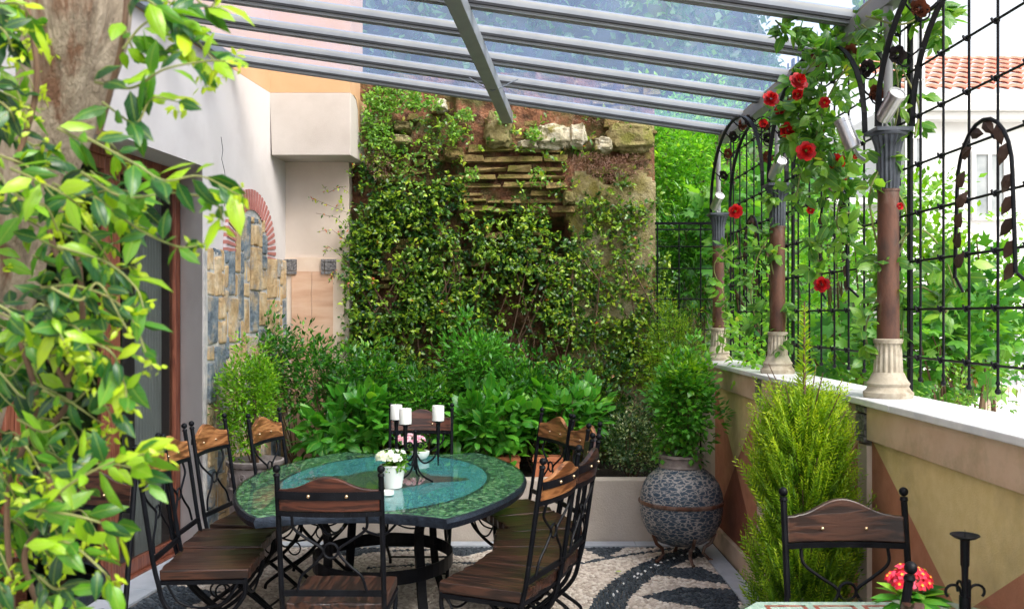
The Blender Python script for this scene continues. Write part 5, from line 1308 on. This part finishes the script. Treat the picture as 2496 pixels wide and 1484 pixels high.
# ================================================================= THINGS ON THE TABLE
def flower_cluster(t, c, rx, rz, nfl, rad, mat, mat_eye=None, seed=3, npet=5):
    r_ = np.random.default_rng(seed)
    P, A, Nn, E = [], [], [], []
    for k in range(nfl):
        d = unit(r_.normal(size=(1, 3)))[0]; d[2] = abs(d[2]) * .9 + .05; d[1] -= .25; d /= np.linalg.norm(d)
        q = np.array(c) + d * np.array([rx, rx, rz]) * r_.uniform(.75, 1.05); nrm = d * .8 + np.array([0, -.35, .45]); nrm /= np.linalg.norm(nrm)
        s = np.cross(nrm, [0, 0, 1.]); s /= np.linalg.norm(s) + 1e-9; u = np.cross(s, nrm); ph = r_.uniform(0, 6)
        for j in range(npet):
            a = 2 * math.pi * j / npet + ph; ax = s * math.cos(a) + u * math.sin(a) + nrm * .18; P.append(q); A.append(ax); Nn.append(nrm)
        E.append((q + nrm * .003, nrm))
    leaves('bloom', np.array(P), np.array(A), np.array(Nn), rad, rad * 1.0, r_.uniform(0, 1, len(P)), mat, t, T_HEART)
    if mat_eye is not None:
        P, A, Nn = [], [], []
        for q, nrm in E:
            s = np.cross(nrm, [0, 0, 1.]); s /= np.linalg.norm(s) + 1e-9; u = np.cross(s, nrm)
            for j in range(5): a = 2 * math.pi * j / 5; P.append(q + nrm * .003); A.append(s * math.cos(a) + u * math.sin(a) + nrm * .3); Nn.append(nrm)
        leaves('flower_eye', np.array(P), np.array(A), np.array(Nn), rad * .30, rad * .28, r_.uniform(0, 1, len(P)), mat_eye, t, T_LOW)
# white pot with white flowers
p = at(957, 1191, 5.15)
t = empty('flower_pot', 'ribbed white pot standing in the middle of the oval table', 'flower pot', (p.x, 5.17, TT)); m = MB()
prof = []
for k in range(14): z = .118 * k / 13; prof.append((.048 + .020 * k / 13 + (.0022 if k % 2 else 0), z))
m.lathe(prof + [(.072, .119), (.072, .128), (.064, .128), (.062, .11)], n=32); m.build('body', M['ceramic'], t, True); m = MB(); m.lathe([(.062, .112), (.062, .116)], n=24); m.build('soil', M['soil'], t)
t = empty('white_primrose', 'white flowering plant in the ribbed white pot on the table', 'flowers', (p.x, 5.17, TT + .115))
flower_cluster(t, (-.01, 0, .045), .085, .06, 34, .020, M['petal_white'], None, 5)
n_ = 130; A = rdir(n_) + np.array([0, -.2, .5]); leaves('foliage', A * .02 + np.array([.01, 0, .01]), A, rdir(n_) + np.array([0, 0, 1]), .065, .034, rng.uniform(0, 1, n_), LM['herb'], t, T_FULL)
# pink flowers in white bowl
p = at(1024, 1116, 6.2)
t = empty('flower_bowl', 'round white bowl on the far part of the oval table', 'bowl', (p.x, 6.2, TT)); m = MB(); m.lathe([(.035, 0), (.045, .006), (.060, .03), (.063, .052), (.058, .055), (.05, .03)], n=28); m.build('body', M['ceramic'], t, True)
t = empty('pink_flowers', 'pink and white blossoms in the bowl behind the candle holder', 'flowers', (p.x - .07, 6.2, TT + .055))
flower_cluster(t, (0, 0, .06), .105, .055, 30, .020, M['petal_pink'], None, 8)
n_ = 60; A = rdir(n_) + np.array([.3, -.2, .5]); leaves('foliage', A * .02 + np.array([.04, 0, .0]), A, rdir(n_) + np.array([0, 0, 1]), .06, .03, rng.uniform(0, 1, n_), LM['herb'], t, T_FULL)
# small white dish
p = at(944, 1210, 4.95)
t = empty('white_dish', 'small white round dish on the table left of the white pot', 'dish', (p.x, 4.95, TT)); m = MB(); m.lathe([(.03, 0), (.036, .004), (.036, .024), (.031, .024), (.028, .008)], n=24); m.build('body', M['ceramic'], t, True)
# iron candle holder with three candles
hc = Vector((at(1012, 1150, 5.40).x, 5.40, TT))
t = empty('candle_holder', 'three-armed black iron candle holder standing on the oval table', 'candle holder', hc)
cups = [(at(966, 1022, 5.55), 'left rear'), (at(988, 1033, 5.25), 'front'), (at(1068, 1025, 5.40), 'right')]
m = MB(); m.tube([(0, 0, .06), (0, 0, .17), (0, 0, .27)], [.009, .012, .011], 10); m.ball((0, 0, .28), .014, 10); m.build('stem', M['iron'], t, True)
for a in (-2.5, -.6, 1.5):
    m = MB(); c_, s_ = math.cos(a), math.sin(a); m.tube(bez([(c_ * .008, s_ * .008, .18), (c_ * .014, s_ * .014, .09), (c_ * .05, s_ * .05, .035), (c_ * .13, s_ * .13, .004)], 6), .006, 7); m.build('leg', M['iron'], t, True)
cand_lab = {'left rear': 'white pillar candle at the rear left of the three on the holder', 'front': 'white pillar candle in front, middle of the three', 'right': 'white pillar candle on the right arm of the holder'}
for c_, nm in cups:
    r_ = c_ - hc; m = MB(); m.tube(bez([(0, 0, .16), (r_.x * .35, r_.y * .35, .10), (r_.x * .75, r_.y * .75, .12), (r_.x * .97, r_.y * .97, .17)], 6), .0055, 7)
    k0 = Vector((r_.x, r_.y, 0)); m.tube([(k0.x, k0.y, r_.z - .26 if nm == 'right' else .09), (k0.x, k0.y, .2), (k0.x, k0.y, r_.z - .006)], [.003, .009, .013], 10)
    m.lathe([(.012, r_.z - .012), (.034, r_.z - .004), (.037, r_.z), (.03, r_.z - .002)], (k0.x, k0.y, 0), 22); m.build('arm', M['iron'], t, True)
    cd = empty('candle', cand_lab[nm], 'candle', c_ + Vector((0, 0, .0005)), 0, 'pillar candles on the iron holder'); m = MB(); m.lathe([(.0345, 0), (.035, .003), (.035, .083), (.033, .087), (.018, .083), (.01, .082)], n=28); m.build('wax', M['wax'], cd, True)
    m = MB(); m.tube([(0, 0, .08), (.001, 0, .094)], .0012, 5); m.build('wick', M['gasket'], cd)
m = MB(); m.tube([(.03 + .022 * (1 - q / 16) * math.cos(q * .55), 0, .20 + .022 * (1 - q / 16) * math.sin(q * .55)) for q in range(14)], .005, 6); m.tube([(-.03 - .022 * (1 - q / 16) * math.cos(q * .55), 0, .20 + .022 * (1 - q / 16) * math.sin(q * .55)) for q in range(14)], .005, 6); m.build('scroll', M['iron'], t, True)

# ================================================================= RIGHT FOREGROUND TABLE
RT = (1.13, 2.72)
rt = empty('side_table', 'pale mosaic table with red key pattern in the bottom right foreground', 'table', (RT[0], RT[1], .010))
TZ2 = .775
oc = [(-.42, -.24), (-.32, -.36), (.32, -.36), (.42, -.24), (.42, .24), (.32, .36), (-.32, .36), (-.42, .24)]
m = MB(); m.prism(oc, lambda u, v: (u, v, TZ2 - .03), lambda u, v: (u, v, TZ2 - .012)); m.build('mosaic_top', M['mos_pale'], rt)
m = MB()   # greek key border made of raised tesserae strips
def keyrow(x0, x1, y, sgn, horiz=True):
    u = .024; x = x0
    segs = [((0, 0), (5, 0)), ((5, 0), (5, 4)), ((5, 4), (2, 4)), ((2, 4), (2, 2)), ((2, 2), (3.4, 2)), ((0, 0), (0, 4))]
    while x + 6 * u < x1:
        for (a, b) in segs:
            p0 = (x + a[0] * u, y + sgn * a[1] * u); p1 = (x + b[0] * u, y + sgn * b[1] * u)
            if not horiz: p0, p1 = (p0[1], p0[0]), (p1[1], p1[0])
            xa, xb = sorted((p0[0], p1[0])); ya, yb_ = sorted((p0[1], p1[1])); h = u * .26
            m.box(xa - h, xb + h, ya - h, yb_ + h, TZ2 - .0118, TZ2 - .0105 + .0003 * (a[1] + b[0] * .1))
        x += 6.6 * u
keyrow(-.30, .33, .315, -1); keyrow(-.30, .33, -.315, 1); keyrow(-.2, .2, -.385, 1, False); keyrow(-.2, .2, .385, -1, False)
m.build('key_border', M['mos_red'], rt)
m = MB(); m.prism([(x * 1.01, y * 1.01) for x, y in oc], lambda u, v: (u, v, TZ2 - .008), lambda u, v: (u, v, TZ2)); m.build('glass_top', M['glass'], rt)
m = MB()
for i in range(8): a_, b_ = oc[i], oc[(i + 1) % 8]; m.beam((a_[0], a_[1], TZ2 - .035), (b_[0], b_[1], TZ2 - .035), .018, .04)
for sx_ in (-1, 1):
    for sy_ in (-1, 1): m.tube(bez([(sx_ * .3, sy_ * .25, TZ2 - .05), (sx_ * .2, sy_ * .16, .4), (sx_ * .28, sy_ * .24, .006)], 6), .014, 8)
m.build('frame', M['iron'], rt)
TT2 = TZ2 + .010
# red primrose pot
p = at(2218, 1440, 2.80)
flowerpot((p.x, 2.80, TT2 + .001), .050, .085, M['ceramic'], 'white pot of red flowers on the foreground table')
t = empty('red_primrose', 'bright red primroses with yellow eyes on the foreground table', 'flowers', (p.x, 2.80, TT2 + .085))
flower_cluster(t, (0, 0, .045), .062, .052, 44, .018, M['petal_pinkred'], M['petal_yellow'], 12)
n_ = 46; A = rdir(n_) * np.array([1, 1, .35]) + np.array([0, -.2, -.02]); leaves('foliage', A * .02, A, rdir(n_) * .3 + np.array([0, 0, 1]), .10, .055, rng.uniform(0, 1, n_), LM['hydrangea'], t, T_FULL)
# foreground candle holder
p = at(2352, 1306, 2.72)
t = empty('candle_holder', 'empty black iron candlestick with a pin and dish on the foreground table', 'candle holder', (p.x, 2.72, TT2 + .001)); H = p.z - TT2
m = MB(); m.lathe([(.012, H - .012), (.030, H - .006), (.041, H + .002), (.040, H + .004), (.028, H - .001), (.004, H - .003)], n=32); m.build('dish', M['iron'], t, True)
m = MB(); m.tube([(0, 0, H - .004), (0, 0, H + .018)], [.0016, .0006], 6); m.build('pin', M['iron'], t)
m = MB(); m.tube([(0, 0, .04), (0, 0, .16), (0, 0, .20), (0, 0, .205), (0, 0, H - .01)], [.010, .009, .010, .0125, .0135], 12); m.tube([(.012, 0, .10), (.012, 0, .155)], .006, 8); m.ball((.012, 0, .158), .0065, 8); m.lathe([(.016, .075), (.016, .115)], n=14); m.build('stem', M['iron'], t, True)
for a in (math.pi, 0.0, 1.5):
    m = MB(); c_, s_ = math.cos(a), math.sin(a); pts = [(.010, .115)]; 
    for q in range(13): an = math.pi * .95 - q * .42; rr_ = .022; pts.append((.035 + rr_ * math.cos(an), .128 + rr_ * math.sin(an) * .9)) if q < 10 else None
    m.tube([(c_ * u, s_ * u, z) for u, z in pts], .0042, 7); m.tube(bez([(c_ * .012, s_ * .012, .08), (c_ * .025, s_ * .025, .04), (c_ * .06, s_ * .06, .003)], 5), .005, 7); m.build('scroll_leg', M['iron'], t, True)

# ================================================================= LEFT FOREGROUND TABLE
lt = empty('round_table', 'round blue and white mosaic table behind the vine leaves at bottom left', 'table', (-1.93, 3.28, .010))
m = MB(); m.lathe([(.44, .715), (.44, .742)], n=48); m.build('mosaic_top', M['mos_blue'], lt); m = MB(); m.lathe([(.445, .744), (.445, .75)], n=48); m.build('glass_top', M['glass'], lt)
m = MB(); m.lathe([(.441, .70), (.456, .70), (.458, .72), (.456, .742), (.442, .742)], n=48); m.build('rim', M['hammered'], lt, True)
for a in (.5, 2.1, 3.7, 5.2): m = MB(); m.tube(bez([(.36 * math.cos(a), .36 * math.sin(a), .70), (.2 * math.cos(a), .2 * math.sin(a), .36), (.34 * math.cos(a), .34 * math.sin(a), .006)], 6), .014, 8); m.build('leg', M['iron'], lt, True)

# ================================================================= ROSE CLIMBER
rv = empty('climbing_rose', 'red climbing rose with bright green leaves on the two nearer columns', 'climbing rose', (1.72, 4.3, 1.4)); og = np.array(rv.location)
paths = [ # pixel path, depth, leaves, radius
 ([(2180, 930), (2200, 780), (2150, 640), (2120, 480), (2160, 380), (2190, 250), (2170, 120), (2100, 60)], 4.10, 150, .07),
 ([(2150, 920), (2110, 800), (2180, 650), (2210, 520), (2150, 420)], 4.15, 70, .07),
 ([(2100, 60), (2030, 110), (1970, 170), (1930, 250), (1945, 330)], 4.6, 240, .15),
 ([(2140, 90), (2060, 170), (2010, 260), (1990, 360), (2040, 430)], 4.45, 260, .15),
 ([(2090, 130), (1990, 120), (1920, 80), (1890, 50)], 4.5, 80, .07),
 ([(2110, 40), (2200, 60), (2290, 20), (2300, 80)], 4.0, 70, .08),
 ([(2010, 300), (1960, 400), (1940, 480)], 4.7, 70, .09), ([(2050, 330), (2060, 420), (2040, 540), (2070, 600)], 4.6, 90, .09),
 ([(2140, 560), (2060, 520), (2000, 600), (1990, 690)], 4.7, 60, .10),
 ([(1900, 880), (1915, 760), (1880, 640), (1900, 540), (1880, 450)], 5.75, 130, .10),
 ([(1890, 560), (1850, 620), (1830, 720), (1850, 800)], 5.8, 80, .12), ([(1760, 860), (1770, 740), (1740, 650), (1790, 590)], 7.1, 90, .14),
 ([(2200, 170), (2240, 260), (2230, 330)], 4.0, 22, .05), ([(2150, 640), (2230, 560), (2290, 600), (2330, 700)], 4.1, 60, .10), ([(2170, 720), (2250, 700), (2310, 760)], 4.1, 40, .08),
]
Pm, Am, Lm, Rm = [], [], [], []; m = MB()
for pts, Y, n_, rad in paths:
    q = bez([at(x, y, Y + random.uniform(-.05, .05)) for x, y in pts], 8)
    m.tube([v - Vector(og) for v in q], .0042, 6)
    seg = np.array([tuple(v) for v in q]); k = max(2, int(n_ * (.27 if Y < 4.8 else .22)))
    idx = rng.integers(0, len(seg), k)
    for i in idx:
        d0 = rdir(1)[0]; d0[2] -= .1; end = seg[i] + d0 * rad * rng.uniform(.3, 1.15); axis = end - seg[i]; axis /= np.linalg.norm(axis) + 1e-9; b = rng.uniform(0, 1)
        sd = unit(np.cross(axis, rdir(1)[0])[None])[0]
        for j in range(5):
            u = (1, .7, .7, .35, .35)[j]; s = (0, 1, -1, 1, -1)[j]
            Pm.append(seg[i] + (end - seg[i]) * u); Am.append(axis * (.6 if j else 1) + sd * s * .9); Lm.append(.064 * rng.uniform(.55, 1.45)); Rm.append(.5 * b + .5 * rng.uniform(0, 1))
Pm = np.array(Pm) - og
leaves('foliage', Pm, np.array(Am), rdir(len(Pm)) * .8 + np.array([-.3, -.5, .8]), np.array(Lm), np.array(Lm) * .68, np.array(Rm), LM['rose'], rv, T_FULL)
m.build('stem', M['stem_green'], rv, True)
blooms = [(1880, 240, 4.6, .046), (1948, 197, 4.5, .052), (1965, 368, 4.5, .055), (2040, 395, 4.6, .04), (1995, 318, 4.7, .03), (1920, 318, 4.7, .042), (1793, 515, 5.6, .055), (1976, 512, 4.8, .022), (2003, 693, 4.5, .048), (2194, 503, 4.05, .018), (2084, 382, 4.4, .015), (2060, 435, 4.7, .016), (1900, 270, 4.7, .028), (2010, 250, 4.5, .03), (1945, 230, 4.6, .035), (1860, 300, 5.2, .03)]
for k, (x, y, Y, r_) in enumerate(blooms):
    p = at(x, y, Y - .14) - Vector(og); rose_obj('rose_bloom', p, (random.uniform(-.6, .3), -1, random.uniform(-.5, .5)), r_ * random.uniform(.85, 1.08), M['petal_red'], rv, 50 + k, 6 if r_ > .03 else 3, 6, .9)

# ================================================================= FOREGROUND TREE WITH JASMINE
ft = empty('foreground_tree', 'weathered leaning tree trunk at the left edge in the foreground', 'tree', (-1.15, 1.62, 0)); og = Vector(ft.location)
ctr = [(-260, 1900, 1.62, 120), (-150, 1400, 1.62, 120), (-70, 1050, 1.62, 125), (5, 760, 1.62, 130), (55, 520, 1.60, 165), (130, 300, 1.58, 190), (178, 120, 1.56, 215), (185, 0, 1.55, 235), (180, -160, 1.55, 270), (190, -420, 1.55, 250)]
path = [at(x, y, Y) - og for x, y, Y, w in ctr]; path[0].z = 0.0
rad_ = [w / F * 1.58 / 2 for *_, w in ctr]
fine = bez(path, 8); fr_ = [float(np.interp(i / 8, range(len(rad_)), rad_)) for i in range(len(fine))]
m = MB(); nn = 40; vs = []; fs = []
for i, c in enumerate(fine):
    for j in range(nn):
        a = 2 * math.pi * j / nn; d = Vector((math.cos(a), math.sin(a), 0)); q = 1 + .16 * mnoise.fractal(Vector((d.x * 1.6, d.y * 1.6, c.z * 1.2)), 1, 2, 4) + .05 * math.sin(a * 9 + c.z * 4)
        vs.append(c + d * fr_[i] * q)
for i in range(len(fine) - 1):
    for j in range(nn): fs.append((i * nn + j, i * nn + (j + 1) % nn, (i + 1) * nn + (j + 1) % nn, (i + 1) * nn + j))
m.add(vs, fs); m.build('trunk', M['bark'], ft, True)
jv = empty('jasmine_vine', 'glossy jasmine vine hanging over the foreground trunk on the left', 'climbing vine', (-.85, 1.4, .0)); og = np.array(jv.location)
Pm, Am, Lm, Rm = [], [], [], []; m = MB(); m2 = MB()
def spray(pts, Y, n_, rad=.03, L=.049, bias=0.0, thick=.0020):
    n_ = int(n_ * 1.2)
    q = bez([at(x, y, Y + random.uniform(-.03, .03)) for x, y in pts], 8); (m2).tube([v - Vector(og) for v in q], [thick * (1 - .5 * i / len(q)) for i in range(len(q))], 6)
    seg = np.array([tuple(v) for v in q])
    for k in range(n_):
        u = (k + random.random() * .6) / n_; i = min(len(seg) - 2, int(u * (len(seg) - 1))); tn = seg[i + 1] - seg[i]; tn = tn / (np.linalg.norm(tn) + 1e-9)
        sd = rdir(1)[0]; A = tn * .55 + sd * .8 + np.array([0, 0, -.25]); Pm.append(seg[i] + sd * .004); Am.append(A); Lm.append(L * random.uniform(.55, 1.25)); Rm.append(min(.96, max(0, random.random() * .75 + .28 * u + bias)))
    if random.random() < .9:   # bud clusters at the tip
        for k in range(9):
            Pm.append(seg[-1] + rdir(1)[0] * .012); Am.append(rdir(1)[0] + np.array([0, 0, -.3])); Lm.append(.016); Rm.append(.93)
mains = [([(330, -20), (400, 30), (470, 90), (540, 170)], 1.28, 15), ([(340, 0), (420, 10), (450, 80), (500, 200)], 1.3, 13), ([(300, 60), (330, 130), (370, 150), (420, 110)], 1.3, 9),
 ([(230, 200), (320, 215), (400, 170), (500, 150), (580, 150)], 1.25, 13), ([(250, 250), (330, 300), (370, 240), (440, 250)], 1.28, 12), ([(200, 330), (330, 400), (400, 440), (490, 430), (590, 480)], 1.22, 16),
 ([(200, 420), (300, 480), (420, 470), (520, 490), (545, 540)], 1.25, 15), ([(230, 480), (340, 560), (430, 600), (480, 600)], 1.25, 13), ([(140, 600), (260, 640), (330, 700), (350, 750)], 1.25, 12),
 ([(100, 700), (200, 700), (310, 760), (370, 900)], 1.22, 14), ([(140, 820), (260, 850), (300, 920), (310, 990)], 1.25, 13), ([(90, 1260), (170, 1180), (290, 1120), (400, 1100)], 1.2, 17),
 ([(120, 1150), (220, 1130), (320, 1140), (360, 1180)], 1.22, 13), ([(90, 1240), (200, 1260), (280, 1290), (290, 1330)], 1.2, 12), ([(60, 1330), (160, 1320), (250, 1390), (270, 1420)], 1.2, 11), ([(300, 120), (350, 60), (430, 20)], 1.3, 9), ([(480, 0), (510, 20), (540, -20)], 1.3, 6)]
for pts, Y, n_ in mains: spray(pts, Y, n_)
for k in range(92):   # the dense hanging mass
    y = random.uniform(-20, 1480)
    xmax = np.interp(y, [0, 100, 200, 300, 450, 650, 760, 950, 1100, 1250, 1484], [60, 70, 100, 290, 330, 250, 240, 235, 230, 190, 170])
    x = random.uniform(-60, xmax - 40)
    if 50 < x and y < 250: continue
    if 40 < x < 170 and y < 420 and random.random() < .6: continue
    if x < 90 and 540 < y < 680 and random.random() < .75: continue
    a = random.uniform(-.9, .7); ln = random.uniform(60, 150); Y = random.uniform(1.22, 1.5)
    spray([(x - ln * .5, y - 30), (x, y), (x + ln * .5 * math.cos(a), y + ln * .6 * math.sin(a) + 25), (x + ln * .8, y + 70)], Y, random.randint(6, 10), L=random.uniform(.034, .056) * Y / 1.3, bias=random.uniform(-.36, .16))
for pts in ([(95, 1484), (60, 1350), (130, 1230), (100, 1080), (170, 960), (80, 800), (150, 700), (120, 560)], [(30, 1484), (20, 1200), (90, 1000), (40, 800)], [(190, 620), (200, 800), (160, 940)], [(310, -20), (300, 90), (270, 220), (240, 330)], [(60, -20), (90, 200), (40, 400)]):
    m.tube([v - Vector(og) for v in bez([at(x, y, 1.33) for x, y in pts], 8)], .0042, 7)
m.build('stem', M['stem'], jv, True); m2.build('shoot', M['stem_green'], jv, True)
leaves('foliage', np.array(Pm) - og, np.array(Am), rdir(len(Pm)) * .7 + np.array([-.1, -.7, .6]), np.array(Lm), np.array(Lm) * .46, np.array(Rm), LM['jasmine'], jv, T_FULL)
